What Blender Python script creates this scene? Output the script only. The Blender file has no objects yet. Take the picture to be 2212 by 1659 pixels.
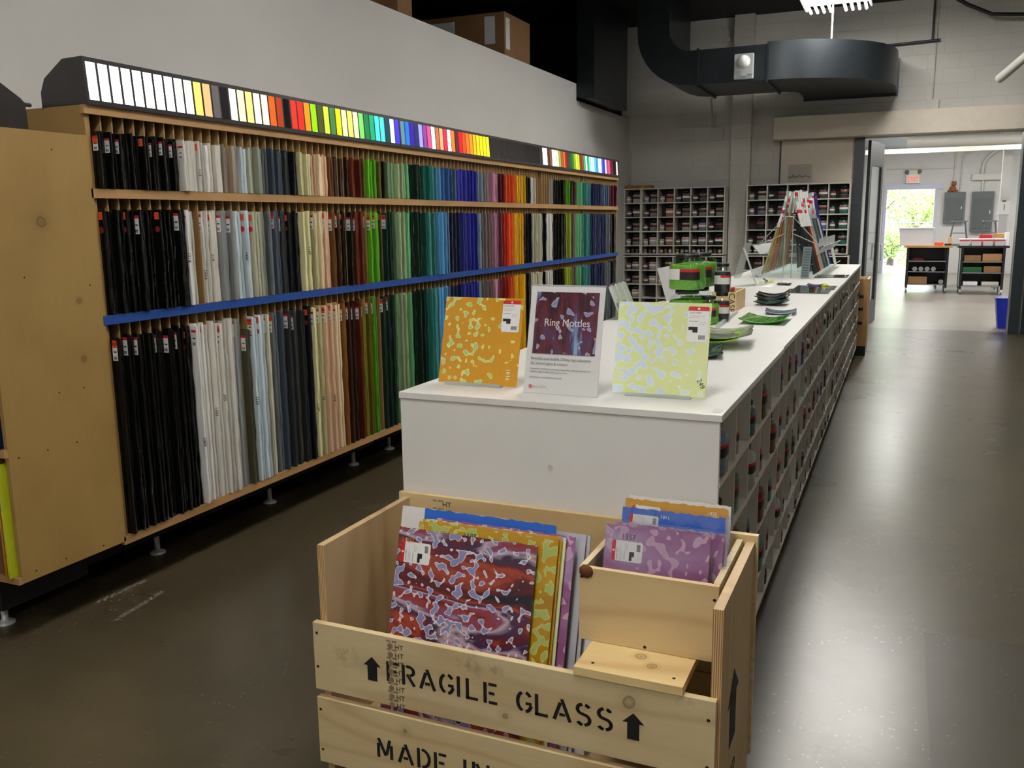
import bpy, bmesh, math, random
from mathutils import Matrix, Vector
PI = math.pi
S = bpy.context.scene
C = S.collection
# ---------------------------------------------------------------- camera
cd = bpy.data.cameras.new('camera'); cam = bpy.data.objects.new('camera', cd); C.objects.link(cam); S.camera = cam
cd.sensor_width = 36.0; cd.lens = 1925.75 / 2212 * 36; cd.clip_start = 0.02; cd.clip_end = 200
Rt = Vector((0.91740165, 0.39777766, -0.01213053)); Fw = Vector((-0.39334753, 0.90171279, -0.17942063)); Up = Vector((-0.06043126, 0.16937229, 0.98369766))
H = 1.66
cam.matrix_world = Matrix(((Rt.x, Up.x, -Fw.x, 0), (Rt.y, Up.y, -Fw.y, 0), (Rt.z, Up.z, -Fw.z, H), (0, 0, 0, 1)))
# ---------------------------------------------------------------- world and view
S.view_settings.view_transform = 'Standard'; S.view_settings.look = 'None'; S.view_settings.gamma = 1.0
S.view_settings.use_curve_mapping = False; S.view_settings.exposure = 0.28
W = bpy.data.worlds.new('world'); S.world = W; W.use_nodes = True
bgn = W.node_tree.nodes['Background']; bgn.inputs[0].default_value = (0.86, 0.93, 1.0, 1); bgn.inputs[1].default_value = 6.0
S.cycles.max_bounces = 8; S.cycles.transparent_max_bounces = 16; S.cycles.caustics_reflective = False; S.cycles.caustics_refractive = False
S.cycles.sample_clamp_indirect = 4.0
ROOM_LIGHT = 56.0      # watts of one ceiling fixture in the shop
BACK_LIGHT = 78.0     # watts of one ceiling fixture in the back room
sd = bpy.data.lights.new('sun', 'SUN'); sd.energy = 14.0; sd.angle = 0.02; sd.color = (1, 0.96, 0.88)
sun = bpy.data.objects.new('sun', sd); C.objects.link(sun); sun.rotation_euler = (math.radians(38), math.radians(12), 0); sun.location = (3, 33, 9)

def area(name, loc, sx, sy, power, col=(1, 0.98, 0.955), rot=(0, 0, 0), spread=PI):
    d = bpy.data.lights.new(name, 'AREA'); d.shape = 'RECTANGLE'; d.size = sx; d.size_y = sy; d.energy = power; d.color = col; d.spread = spread
    o = bpy.data.objects.new(name, d); C.objects.link(o); o.location = loc; o.rotation_euler = rot
    return o

# ---------------------------------------------------------------- small helpers
def lin(c):
    return tuple((v / 12.92 if v <= 0.04045 else ((v + 0.055) / 1.055) ** 2.4) for v in [x / 255 for x in c])
class N:
    """tiny node-tree writer"""
    def __init__(s, name):
        s.m = bpy.data.materials.new(name); s.m.use_nodes = True; s.t = s.m.node_tree; s.b = s.t.nodes['Principled BSDF']; s.out = s.t.nodes['Material Output']
        s.tc = None
    def n(s, kind, **kw):
        x = s.t.nodes.new(kind)
        for k, v in kw.items(): setattr(x, k, v)
        return x
    def l(s, a, b): s.t.links.new(a, b)
    def co(s, scale=(1, 1, 1), space='Object', loc=(0, 0, 0), rot=(0, 0, 0)):
        tc = s.n('ShaderNodeTexCoord'); mp = s.n('ShaderNodeMapping'); mp.inputs['Scale'].default_value = scale; mp.inputs['Location'].default_value = loc; mp.inputs['Rotation'].default_value = rot
        s.l(tc.outputs[space], mp.inputs[0]); return mp.outputs[0]
    def noise(s, co, scale, detail=3, rough=0.5, dist=0.0):
        x = s.n('ShaderNodeTexNoise'); x.inputs['Scale'].default_value = scale; x.inputs['Detail'].default_value = detail; x.inputs['Roughness'].default_value = rough; x.inputs['Distortion'].default_value = dist
        s.l(co, x.inputs['Vector']); return x.outputs['Fac']
    def vor(s, co, scale, feat='F1', rnd=1.0):
        x = s.n('ShaderNodeTexVoronoi', feature=feat); x.inputs['Scale'].default_value = scale; x.inputs['Randomness'].default_value = rnd
        s.l(co, x.inputs['Vector']); return x
    def ramp(s, fac, stops, interp='LINEAR'):
        x = s.n('ShaderNodeValToRGB'); e = x.color_ramp.elements; x.color_ramp.interpolation = interp
        while len(e) < len(stops): e.new(0.5)
        for i, (p, c) in enumerate(stops):
            e[i].position = p; e[i].color = (*(c if len(c) == 3 else c[:3]), 1)
        s.l(fac, x.inputs[0]); return x.outputs[0]
    def mix(s, fac, a, b, mode='MIX'):
        x = s.n('ShaderNodeMix', data_type='RGBA', blend_type=mode)
        for sock, v in ((x.inputs[0], fac), (x.inputs[6], a), (x.inputs[7], b)):
            if isinstance(v, (int, float)): sock.default_value = v
            elif isinstance(v, tuple): sock.default_value = (*v[:3], 1)
            else: s.l(v, sock)
        return x.outputs[2]
    def math(s, op, a, b=0.0, c=None):
        x = s.n('ShaderNodeMath', operation=op)
        for i, v in enumerate((a, b) if c is None else (a, b, c)):
            if isinstance(v, (int, float)): x.inputs[i].default_value = v
            else: s.l(v, x.inputs[i])
        return x.outputs[0]
    def bump(s, h, strength=0.2, dist=0.01):
        x = s.n('ShaderNodeBump'); x.inputs['Strength'].default_value = strength; x.inputs['Distance'].default_value = dist
        s.l(h, x.inputs['Height']); s.l(x.outputs[0], s.b.inputs['Normal'])
    def base(s, v):
        if isinstance(v, tuple): s.b.inputs['Base Color'].default_value = (*v[:3], 1)
        else: s.l(v, s.b.inputs['Base Color'])
    def rough(s, v):
        if isinstance(v, (int, float)): s.b.inputs['Roughness'].default_value = v
        else: s.l(v, s.b.inputs['Roughness'])
_mc = {}
def flat(name, rgb, rough=0.5, metal=0.0, coat=0.0, var=0.06, spec=None):
    """plain paint or plastic with a faint procedural unevenness; rgb is 0-255 sRGB"""
    if name in _mc: return _mc[name]
    a = N(name); c = lin(rgb); d = tuple(v * (1 - var) for v in c)
    a.base(a.ramp(a.noise(a.co(), 9, 3), [(0.3, d), (0.7, c)])); a.rough(rough); a.b.inputs['Metallic'].default_value = metal
    if coat: a.b.inputs['Coat Weight'].default_value = coat
    if spec is not None: a.b.inputs['Specular IOR Level'].default_value = spec
    _mc[name] = a.m; return a.m
def glow(name, rgb, strength):
    if name in _mc: return _mc[name]
    a = N(name); c = lin(rgb); a.base(tuple(v * .5 for v in c)); a.rough(0.2)
    a.b.inputs['Emission Color'].default_value = (*c, 1); a.b.inputs['Emission Strength'].default_value = strength
    _mc[name] = a.m; return a.m
def thin_glass(name, tint=(235, 240, 240), refl=0.12, rough=0.03, haze=0.0, wrinkle=0.0):
    if name in _mc: return _mc[name]
    a = N(name); t = a.n('ShaderNodeBsdfTransparent'); t.inputs[0].default_value = (*lin(tint), 1)
    g = a.n('ShaderNodeBsdfGlossy'); g.inputs['Roughness'].default_value = rough
    if wrinkle:
        bb = a.n('ShaderNodeBump'); bb.inputs['Strength'].default_value = wrinkle; bb.inputs['Distance'].default_value = .01; a.l(a.noise(a.co((1, .4, 1)), 28, 3), bb.inputs['Height']); a.l(bb.outputs[0], g.inputs['Normal'])
    f = a.n('ShaderNodeLayerWeight'); f.inputs[0].default_value = 0.5; f2 = a.math('MULTIPLY_ADD', a.math('POWER', f.outputs['Facing'], 5.0), 0.4, 0.02 + refl * 0.12)
    mx = a.n('ShaderNodeMixShader'); a.l(f2, mx.inputs[0]); a.l(t.outputs[0], mx.inputs[1]); a.l(g.outputs[0], mx.inputs[2]); last = mx
    if haze:
        d = a.n('ShaderNodeBsdfDiffuse'); d.inputs[0].default_value = (*lin(tint), 1)
        m2 = a.n('ShaderNodeMixShader'); m2.inputs[0].default_value = haze; a.l(mx.outputs[0], m2.inputs[1]); a.l(d.outputs[0], m2.inputs[2]); last = m2
    a.l(last.outputs[0], a.out.inputs[0]); _mc[name] = a.m; return a.m

class MB:
    """collects shapes and links them as ONE mesh object"""
    def __init__(s): s.v = []; s.f = []; s.mi = []; s.sm = []
    def add(s, vs, fs, mi=0, smooth=False):
        o = len(s.v); s.v += [tuple(p) for p in vs]; s.f += [tuple(i + o for i in f) for f in fs]; s.mi += [mi] * len(fs); s.sm += [smooth] * len(fs); return s
    def box(s, x0, y0, z0, x1, y1, z1, mi=0, M=None):
        x0, x1 = min(x0, x1), max(x0, x1); y0, y1 = min(y0, y1), max(y0, y1); z0, z1 = min(z0, z1), max(z0, z1)
        vs = [(x0, y0, z0), (x1, y0, z0), (x1, y1, z0), (x0, y1, z0), (x0, y0, z1), (x1, y0, z1), (x1, y1, z1), (x0, y1, z1)]
        if M: vs = [M @ Vector(p) for p in vs]
        return s.add(vs, [(0, 3, 2, 1), (4, 5, 6, 7), (0, 1, 5, 4), (1, 2, 6, 5), (2, 3, 7, 6), (3, 0, 4, 7)], mi)
    def prism(s, poly, axis, a, b, mi=0, M=None, smooth=False):
        """polygon of (u,v) extruded along axis from a to b"""
        def P(u, v, w): return {'x': (w, u, v), 'y': (u, w, v), 'z': (u, v, w)}[axis]
        n = len(poly); vs = [P(u, v, a) for u, v in poly] + [P(u, v, b) for u, v in poly]
        if M: vs = [M @ Vector(p) for p in vs]
        s.add(vs, [tuple(range(n - 1, -1, -1)), tuple(range(n, 2 * n))], mi)
        return s.add(vs, [(i, (i + 1) % n, n + (i + 1) % n, n + i) for i in range(n)], mi, smooth)
    def lathe(s, prof, cx=0, cy=0, n=20, mi=0, M=None, smooth=True, cap=True, sq=0.0):
        """profile of (r,z); sq squares the section off"""
        vs = []
        for r, z in prof:
            for i in range(n):
                t = 2 * PI * i / n; k = 1.0
                if sq: k = (abs(math.cos(t)) ** (2 + sq * 6) + abs(math.sin(t)) ** (2 + sq * 6)) ** (-1 / (2 + sq * 6))
                vs.append((cx + r * k * math.cos(t), cy + r * k * math.sin(t), z))
        if M: vs = [M @ Vector(p) for p in vs]
        fs = [(j * n + i, j * n + (i + 1) % n, (j + 1) * n + (i + 1) % n, (j + 1) * n + i) for j in range(len(prof) - 1) for i in range(n)]
        s.add(vs, fs, mi, smooth)
        if cap:
            m = (len(prof) - 1) * n; s.add(vs, [tuple(range(n - 1, -1, -1)), tuple(range(m, m + n))], mi)
        return s
    def tube(s, pts, r, n=8, mi=0, smooth=True):
        pts = [Vector(p) for p in pts]; rings = []; prev = None
        for i, p in enumerate(pts):
            d = (pts[min(i + 1, len(pts) - 1)] - pts[max(i - 1, 0)]).normalized()
            a = Vector((0, 0, 1)) if abs(d.z) < 0.9 else Vector((1, 0, 0))
            if prev is not None: a = prev
            u = (a - d * a.dot(d)).normalized(); w = d.cross(u); prev = u
            rr = r[i] if isinstance(r, (list, tuple)) else r
            rings.append([p + (u * math.cos(2 * PI * k / n) + w * math.sin(2 * PI * k / n)) * rr for k in range(n)])
        vs = [q for g in rings for q in g]
        fs = [(j * n + i, j * n + (i + 1) % n, (j + 1) * n + (i + 1) % n, (j + 1) * n + i) for j in range(len(pts) - 1) for i in range(n)]
        m = (len(pts) - 1) * n
        s.add(vs, fs, mi, smooth); return s.add(vs, [tuple(range(n - 1, -1, -1)), tuple(range(m, m + n))], mi)
    def mesh(s, name, mats):
        me = bpy.data.meshes.new(name); me.from_pydata(s.v, [], s.f)
        for m in (mats if isinstance(mats, (list, tuple)) else [mats]): me.materials.append(m)
        me.polygons.foreach_set('material_index', s.mi); me.polygons.foreach_set('use_smooth', s.sm); me.update(); return me
    def obj(s, name, mats, parent=None, bevel=0.0):
        o = bpy.data.objects.new(name, s.mesh(name, mats)); C.objects.link(o)
        if parent is not None: o.parent = parent
        if bevel:
            md = o.modifiers.new('bevel', 'BEVEL'); md.width = bevel; md.segments = 2; md.limit_method = 'ANGLE'
        return o
def Bx(*a, **k): return MB().box(*a, **k)
def tag(o, label, cat, group=None):
    o['label'] = label; o['category'] = cat
    if group: o['group'] = group
    return o
def thing(name, label, cat, loc=(0, 0, 0), rz=0.0, group=None, M=None):
    o = bpy.data.objects.new(name, None); C.objects.link(o); o.empty_display_size = 0.05
    if M is not None: o.matrix_world = M
    else: o.location = loc; o.rotation_euler = (0, 0, rz)
    return tag(o, label, cat, group)
def struct(o): o['kind'] = 'structure'; return o
def link(name, me, parent=None, loc=None):
    o = bpy.data.objects.new(name, me); C.objects.link(o)
    if parent is not None: o.parent = parent
    if loc is not None: o.location = loc
    return o
def copy_tree(o, parent=None):
    c = o.copy(); C.objects.link(c)
    if parent is not None: c.parent = parent
    for ch in list(o.children): copy_tree(ch, c)
    return c
def frame(o, r, u):
    """matrix whose x axis is r, y axis is u, z axis is their normal, at o"""
    r = Vector(r).normalized(); u = Vector(u); u = (u - r * u.dot(r)).normalized(); n = r.cross(u)
    return Matrix(((r.x, u.x, n.x, o[0]), (r.y, u.y, n.y, o[1]), (r.z, u.z, n.z, o[2]), (0, 0, 0, 1)))
def text_mesh(txt, size, name='lettering', align='LEFT', squeeze=1.0, depth=0.0003, spacing=1.0):
    cu = bpy.data.curves.new('t', 'FONT'); cu.body = txt; cu.size = size; cu.align_x = align; cu.extrude = depth; cu.space_character = spacing; cu.resolution_u = 3
    o = bpy.data.objects.new('t', cu); C.objects.link(o); bpy.context.view_layer.update()
    me = bpy.data.meshes.new_from_object(o.evaluated_get(bpy.context.evaluated_depsgraph_get())); me.name = name
    bpy.data.objects.remove(o); bpy.data.curves.remove(cu)
    if squeeze != 1.0: me.transform(Matrix.Diagonal((squeeze, 1, 1, 1)))
    return me
def text(txt, size, M, mat, parent, name='lettering', **k):
    me = text_mesh(txt, size, name, **k); me.materials.clear(); me.materials.append(mat)
    o = link(name, me, parent); o.matrix_local = M; return o
ORD = ['zeroth', 'first', 'second', 'third', 'fourth', 'fifth', 'sixth', 'seventh', 'eighth', 'ninth', 'tenth', 'eleventh', 'twelfth', 'thirteenth', 'fourteenth', 'fifteenth', 'sixteenth', 'seventeenth', 'eighteenth', 'nineteenth']
TEN = {2: ('twenty', 'twentieth'), 3: ('thirty', 'thirtieth'), 4: ('forty', 'fortieth'), 5: ('fifty', 'fiftieth'), 6: ('sixty', 'sixtieth'), 7: ('seventy', 'seventieth'), 8: ('eighty', 'eightieth'), 9: ('ninety', 'ninetieth')}
def ordn(n):
    if n < 20: return ORD[n]
    if n > 99: return 'hundred-and-' + ordn(n - 100) if n > 100 else 'hundredth'
    return TEN[n // 10][1] if n % 10 == 0 else TEN[n // 10][0] + '-' + ORD[n % 10]
random.seed(7)
# ---------------------------------------------------------------- materials
def wood(name, light, dark, axis='x', scale=1.0, knots=(), rough=0.55, ring=26.0, ply=False, smudge=()):
    """planed board: long grain along axis; knots are (x,y,z,r) in object coordinates"""
    if name in _mc: return _mc[name]
    a = N(name); st = {'x': (0.12, 1, 1), 'y': (1, 0.12, 1), 'z': (1, 1, 0.12)}[axis]
    co = a.co(tuple(v * scale for v in st)); big = a.noise(a.co(tuple(v * scale for v in st)), 2.2, 2, 0.5, 0.6)
    w = a.math('SINE', a.math('MULTIPLY', big, ring * 3.0)); w = a.math('MULTIPLY_ADD', w, 0.5, 0.5); w = a.math('POWER', w, 3.0)
    fine = a.noise(co, 70, 4, 0.6)
    L, D = lin(light), lin(dark); c = a.mix(a.math('MULTIPLY', w, 0.0 if ply else 0.42), L, D)
    c = a.mix(a.math('MULTIPLY', fine, 0.28), c, D)
    blot = a.noise(a.co(), 3.0, 2); c = a.mix(a.math('MULTIPLY', a.math('SUBTRACT', blot, 0.45), 1.2 if ply else 0.6), c, D)
    for (kx, ky, kz, kr) in knots:
        tc = a.n('ShaderNodeTexCoord'); vd = a.n('ShaderNodeVectorMath', operation='DISTANCE'); vd.inputs[1].default_value = (kx, ky, kz); a.l(tc.outputs['Object'], vd.inputs[0])
        dn = a.math('ADD', vd.outputs['Value'], a.math('MULTIPLY', a.math('SUBTRACT', a.noise(a.co(), 30, 2), 0.5), kr * 0.5))
        rr = a.ramp(a.math('DIVIDE', dn, kr * 2.4), [(0.0, (1, 1, 1)), (0.2, (0.45, 0.45, 0.45)), (0.36, (0.8, 0.8, 0.8)), (0.42, (1, 1, 1)), (0.47, (0.25, 0.25, 0.25)), (1.0, (0, 0, 0))])
        c = a.mix(a.math('MULTIPLY', rr, 0.75), c, tuple(v * 0.35 for v in D))
    for (kx, ky, kz, kr) in smudge:
        tc = a.n('ShaderNodeTexCoord'); vd = a.n('ShaderNodeVectorMath', operation='DISTANCE'); vd.inputs[1].default_value = (kx, ky, kz); a.l(tc.outputs['Object'], vd.inputs[0])
        sm = a.math('MULTIPLY', a.ramp(a.math('DIVIDE', vd.outputs['Value'], kr), [(0.0, (1, 1, 1)), (1.0, (0, 0, 0))]), a.ramp(a.noise(a.co(), 45, 3, .6), [(0.42, (0, 0, 0)), (0.62, (1, 1, 1))]))
        c = a.mix(a.math('MULTIPLY', sm, 0.55), c, lin((84, 80, 70)))
    a.base(c); a.rough(rough); a.bump(fine, 0.06); _mc[name] = a.m; return a.m
m_ply = wood('birch_plywood', (168, 136, 80), (126, 96, 48), 'z', knots=((-3.1, 2.655, 1.12, .012), (-3.1, 2.52, 1.68, .02), (-3.1, 2.66, 1.36, .012)), ply=True, rough=0.45)
m_rail = wood('birch_rail', (182, 142, 92), (142, 104, 58), 'y', ply=True)
m_div = wood('birch_divider', (166, 134, 88), (126, 96, 56), 'z', ply=True)
m_pine = wood('pine_board', (222, 204, 160), (182, 152, 104), 'x', smudge=((-1.0, 2.0, .49, .05), (-.93, 2.0, .49, .035), (-1.40, 2.0, .44, .05), (-.42, 2.0, .50, .03)), knots=((-0.56, 2.0, 0.475, .018), (-0.9, 2.0, 0.36, .012)))
m_pine2 = wood('pine_board_low', (222, 202, 156), (184, 150, 100), 'x', knots=((-1.21, 2.0, 0.245, .013),))
m_pine3 = wood('pine_box', (224, 200, 152), (186, 148, 96), 'x', knots=((-0.66, 2.06, 0.74, .02),))
m_pine4 = wood('pine_shelf', (238, 214, 156), (202, 148, 90), 'x', knots=((-0.56, 2.1, 0.545, .014), (-0.52, 2.06, 0.545, .012)), ring=40)
m_plyside = wood('crate_plywood', (206, 180, 138), (172, 136, 92), 'z', ring=14)
m_edge = None
a = N('plywood_edge'); z = a.co((1, 1, 1)); wv = a.n('ShaderNodeTexWave', wave_type='BANDS', bands_direction='X'); wv.inputs['Scale'].default_value = 60; wv.inputs['Distortion'].default_value = 0.3; a.l(z, wv.inputs['Vector'])
a.base(a.ramp(wv.outputs['Fac'], [(0.2, lin((150, 108, 66))), (0.6, lin((222, 186, 132)))])); a.rough(0.7); m_edge = a.m
a = N('painted_wall'); co = a.co((1, 1, 1), 'Generated'); a.base(a.ramp(a.noise(a.co(), 0.7, 3), [(0.3, lin((212, 211, 209))), (0.7, lin((222, 221, 219)))])); a.rough(0.75); a.bump(a.noise(a.co(), 90, 3), 0.05); m_wall = a.m
a = N('block_wall'); br = a.n('ShaderNodeTexBrick'); br.offset = 0.5; br.inputs['Scale'].default_value = 1.0; br.inputs['Brick Width'].default_value = 0.41; br.inputs['Row Height'].default_value = 0.205; br.inputs['Mortar Size'].default_value = 0.006; br.inputs['Mortar Smooth'].default_value = 0.5
tc = a.n('ShaderNodeTexCoord'); sx = a.n('ShaderNodeSeparateXYZ'); cb = a.n('ShaderNodeCombineXYZ'); a.l(tc.outputs['Object'], sx.inputs[0]); a.l(a.math('ADD', sx.outputs[0], sx.outputs[1]), cb.inputs[0]); a.l(sx.outputs[2], cb.inputs[1]); a.l(cb.outputs[0], br.inputs['Vector'])
wallc = a.ramp(a.noise(a.co(), 1.0, 3), [(0.3, lin((198, 196, 190))), (0.7, lin((212, 210, 204)))]); a.base(a.mix(a.math('MULTIPLY', br.outputs['Fac'], 0.18), wallc, lin((150, 148, 142)))); a.rough(0.7)
inv = a.math('SUBTRACT', 1.0, br.outputs['Fac']); a.bump(a.math('ADD', inv, a.math('MULTIPLY', a.noise(a.co(), 60, 3), 0.2)), 0.25, 0.006); m_block = a.m
m_ceil = flat('black_ceiling', (14, 14, 15), 0.8)
m_white = flat('white_laminate', (232, 230, 226), 0.28, var=0.02)
m_whitedull = flat('white_melamine', (206, 202, 192), 0.4, var=0.03)
m_cubby = flat('white_cubby_board', (222, 218, 206), 0.45, var=0.04)
m_dark = flat('black_plastic', (20, 20, 22), 0.35)
m_vinyl = flat('black_tape_wrap', (52, 48, 48), 0.3, var=0.25)
m_duct = flat('dark_sheet_metal', (44, 50, 54), 0.35, 0.6, var=0.15)
m_steel = flat('grey_painted_steel', (92, 98, 98), 0.45)
m_frame = flat('dark_door_frame', (44, 52, 56), 0.35)
m_chrome = flat('bright_metal', (206, 206, 206), 0.3, 0.35)
m_tube = flat('white_pipe_paint', (200, 198, 190), 0.45)
m_beam = flat('white_soffit_paint', (222, 212, 196), 0.6)
m_back = flat('back_room_wall', (200, 199, 197), 0.6)
m_paper = flat('white_paper', (236, 236, 234), 0.6, var=0.01)
m_red = flat('label_red', (206, 30, 42), 0.5, var=0.02)
m_ink = flat('black_ink', (22, 20, 20), 0.6)
m_graytext = flat('grey_print', (120, 118, 120), 0.6)
m_orange = flat('orange_sticker', (226, 92, 48), 0.5)
m_card = flat('brown_cardboard', (150, 112, 74), 0.8, var=0.12)
m_tape = flat('blue_masking_tape', (24, 74, 158), 0.7, var=0.2)
m_blue = flat('blue_bin_plastic', (20, 40, 170), 0.4)
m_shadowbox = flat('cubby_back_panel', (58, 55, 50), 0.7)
m_acr = thin_glass('clear_acrylic', (248, 252, 251), 0.25)
m_acr_edge = thin_glass('acrylic_edge', (238, 242, 241), 0.6, 0.1, 0.32)
m_jar = thin_glass('jar_glass', (248, 251, 249), 0.3)
m_plastic = thin_glass('clear_sleeve', (253, 253, 254), 0.3, 0.07, 0.0, 1.0)
# concrete floor
def concrete(name, c1, c2, rough, specks=True, scuffs=()):
    a = N(name); co = a.co(); big = a.noise(co, 0.9, 5, 0.6); mid = a.noise(co, 9, 4, 0.6)
    c = a.ramp(a.math('MULTIPLY_ADD', mid, 0.35, a.math('MULTIPLY', big, 0.7)), [(0.32, lin(c1)), (0.72, lin(c2))])
    if specks:
        v = a.vor(co, 46); sp = a.ramp(v.outputs['Distance'], [(0.0, (1, 1, 1)), (0.15, (1, 1, 1)), (0.24, (0, 0, 0))]); on = a.ramp(a.noise(co, 1.3, 3, .6), [(0.46, (0, 0, 0)), (0.6, (1, 1, 1))]); on = a.math('MULTIPLY', on, a.math('GREATER_THAN', a.math('MULTIPLY', v.outputs['Color'], 1.0), 0.62))
        st = a.ramp(a.noise(co, 2.6, 5, .65, .6), [(0.36, (0, 0, 0)), (0.62, (1, 1, 1))]); c = a.mix(a.math('MULTIPLY', st, 0.25), c, lin(c1))
        c = a.mix(a.math('MULTIPLY', a.math('MULTIPLY', sp, on), 0.5), c, lin((176, 164, 138)))
        v2 = a.vor(co, 17); s2 = a.ramp(v2.outputs['Distance'], [(0.0, (1, 1, 1)), (0.04, (1, 1, 1)), (0.07, (0, 0, 0))]); c = a.mix(a.math('MULTIPLY', s2, 0.35), c, lin((30, 26, 22)))
    for (x0, y0, x1, y1, w) in scuffs:      # pale dragged scratches with ragged edges
        ang = math.atan2(y1 - y0, x1 - x0); L = math.hypot(x1 - x0, y1 - y0) / 2; tc = a.n('ShaderNodeTexCoord'); v1 = a.n('ShaderNodeVectorMath', operation='SUBTRACT'); v1.inputs[1].default_value = ((x0 + x1) / 2, (y0 + y1) / 2, 0); a.l(tc.outputs['Object'], v1.inputs[0])
        vr = a.n('ShaderNodeVectorRotate', rotation_type='Z_AXIS'); vr.inputs['Angle'].default_value = -ang; a.l(v1.outputs[0], vr.inputs['Vector']); sp = a.n('ShaderNodeSeparateXYZ'); a.l(vr.outputs[0], sp.inputs[0])
        k = a.math('MULTIPLY', a.math('LESS_THAN', a.math('ABSOLUTE', sp.outputs[0]), L), a.math('LESS_THAN', a.math('ABSOLUTE', sp.outputs[1]), w)); nz = a.ramp(a.noise(a.co((1, 1, 1), rot=(0, 0, -ang)), 60, 4, .7), [(.46, (0, 0, 0)), (.6, (1, 1, 1))])
        c = a.mix(a.math('MULTIPLY', a.math('MULTIPLY', k, nz), .6), c, lin((186, 184, 176)))
    a.base(c); r = a.ramp(a.noise(co, 2.0, 3), [(0.3, (rough - .01,) * 3), (0.7, (rough + .02,) * 3)]); a.rough(r); a.bump(a.noise(co, 90, 2, 0.5), 0.012, 0.002); a.b.inputs['Specular IOR Level'].default_value = 0.7
    return a.m
SCF = ((-3.225, 2.70, -3.215, 2.98, .016), (-3.0, 2.59, -3.04, 2.91, .012), (-3.448, 2.484, -3.429, 2.60, .005))
m_floor = concrete('polished_concrete', (60, 53, 38), (86, 77, 57), 0.28, scuffs=SCF)
m_patch = concrete('concrete_patch', (54, 48, 36), (70, 62, 47), 0.33)
m_floor2 = concrete('back_room_concrete', (122, 116, 106), (136, 130, 120), 0.30, False)
# glass materials for sheets
SHEET = {'K': (14, 14, 13), 'K2': (24, 27, 32), 'W': (226, 222, 212), '0': None, 'CB': (150, 138, 124), 'CG': (150, 155, 154), 'SK': (78, 76, 58), 'PB': (190, 204, 210), 'CR2': (200, 198, 172), 'GG': (150, 155, 138), 'G': (104, 110, 114), 'BG': (66, 76, 90), 'DG': (48, 52, 52),
 'CR': (214, 208, 160), 'PE': (232, 192, 158), 'AM': (120, 76, 30), 'DB': (56, 34, 24), 'DK': (26, 26, 20), 'RB': (98, 36, 20), 'OL': (104, 98, 30), 'BR': (84, 160, 32), 'DO': (52, 62, 24), 'SG': (104, 138, 96), 'PG': (150, 172, 132), 'GR': (92, 162, 108), 'DGR': (26, 48, 38),
 'DT': (18, 82, 74), 'TE': (58, 134, 126), 'SB': (84, 148, 192), 'BL': (50, 92, 146), 'ST': (72, 98, 124), 'IN': (50, 52, 150), 'CO': (36, 42, 150), 'LS': (128, 150, 168), 'GB': (108, 100, 98), 'PI': (204, 142, 174), 'MA': (116, 90, 92), 'MR': (76, 20, 32), 'RO': (120, 64, 76),
 'RE': (176, 40, 28), 'OR': (216, 78, 34), 'YO': (220, 164, 30), 'YE': (222, 186, 30), 'LG': (170, 172, 170), 'LI': (140, 160, 40), 'NV': (24, 34, 72)}
CNAME = {'K': 'black', 'K2': 'blue-black', 'W': 'white', 'CB': 'smoky clear', 'CG': 'clear grey', 'SK': 'dark streaky', 'PB': 'pale blue', 'CR2': 'ivory', 'GG': 'grey-green', 'G': 'grey', 'BG': 'slate', 'DG': 'charcoal', 'CR': 'cream', 'PE': 'peach', 'AM': 'amber', 'DB': 'dark brown', 'DK': 'near-black', 'RB': 'rust',
 'OL': 'olive', 'BR': 'bright green', 'DO': 'dark olive', 'SG': 'sage', 'PG': 'pale green', 'GR': 'green', 'DGR': 'dark green', 'DT': 'dark teal', 'TE': 'teal', 'SB': 'sky blue', 'BL': 'blue', 'ST': 'steel blue', 'IN': 'indigo', 'CO': 'cobalt', 'LS': 'light steel', 'GB': 'taupe', 'PI': 'pink', 'MA': 'mauve', 'MR': 'maroon',
 'RO': 'rose', 'RE': 'red', 'OR': 'orange', 'YO': 'golden', 'YE': 'yellow', 'LG': 'light grey', 'LI': 'lime', 'NV': 'navy'}
def sheet_mat(code, k):
    key = 'sheet_glass_%s_%d' % (CNAME[code].replace(' ', '_').replace('-', '_'), k)
    if key in _mc: return _mc[key]
    c = SHEET[code]; f = (0.86, 1.0, 1.16)[k]; c = tuple(min(250, v * f) for v in c); dark = sum(c) < 130
    a = N(key); L = lin(c); n = a.noise(a.co((1, 1, 0.06)), 22, 3, 0.6)
    a.base(a.ramp(n, [(0.3, tuple(v * 0.72 for v in L)), (0.7, tuple(min(1, v * 1.12) for v in L))])); a.rough(0.12 if dark else 0.3); a.b.inputs['Specular IOR Level'].default_value = 0.5
    a.bump(a.noise(a.co((1, 1, 0.3)), 60, 3), 0.35, 0.004); _mc[key] = a.m; return a.m
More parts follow.
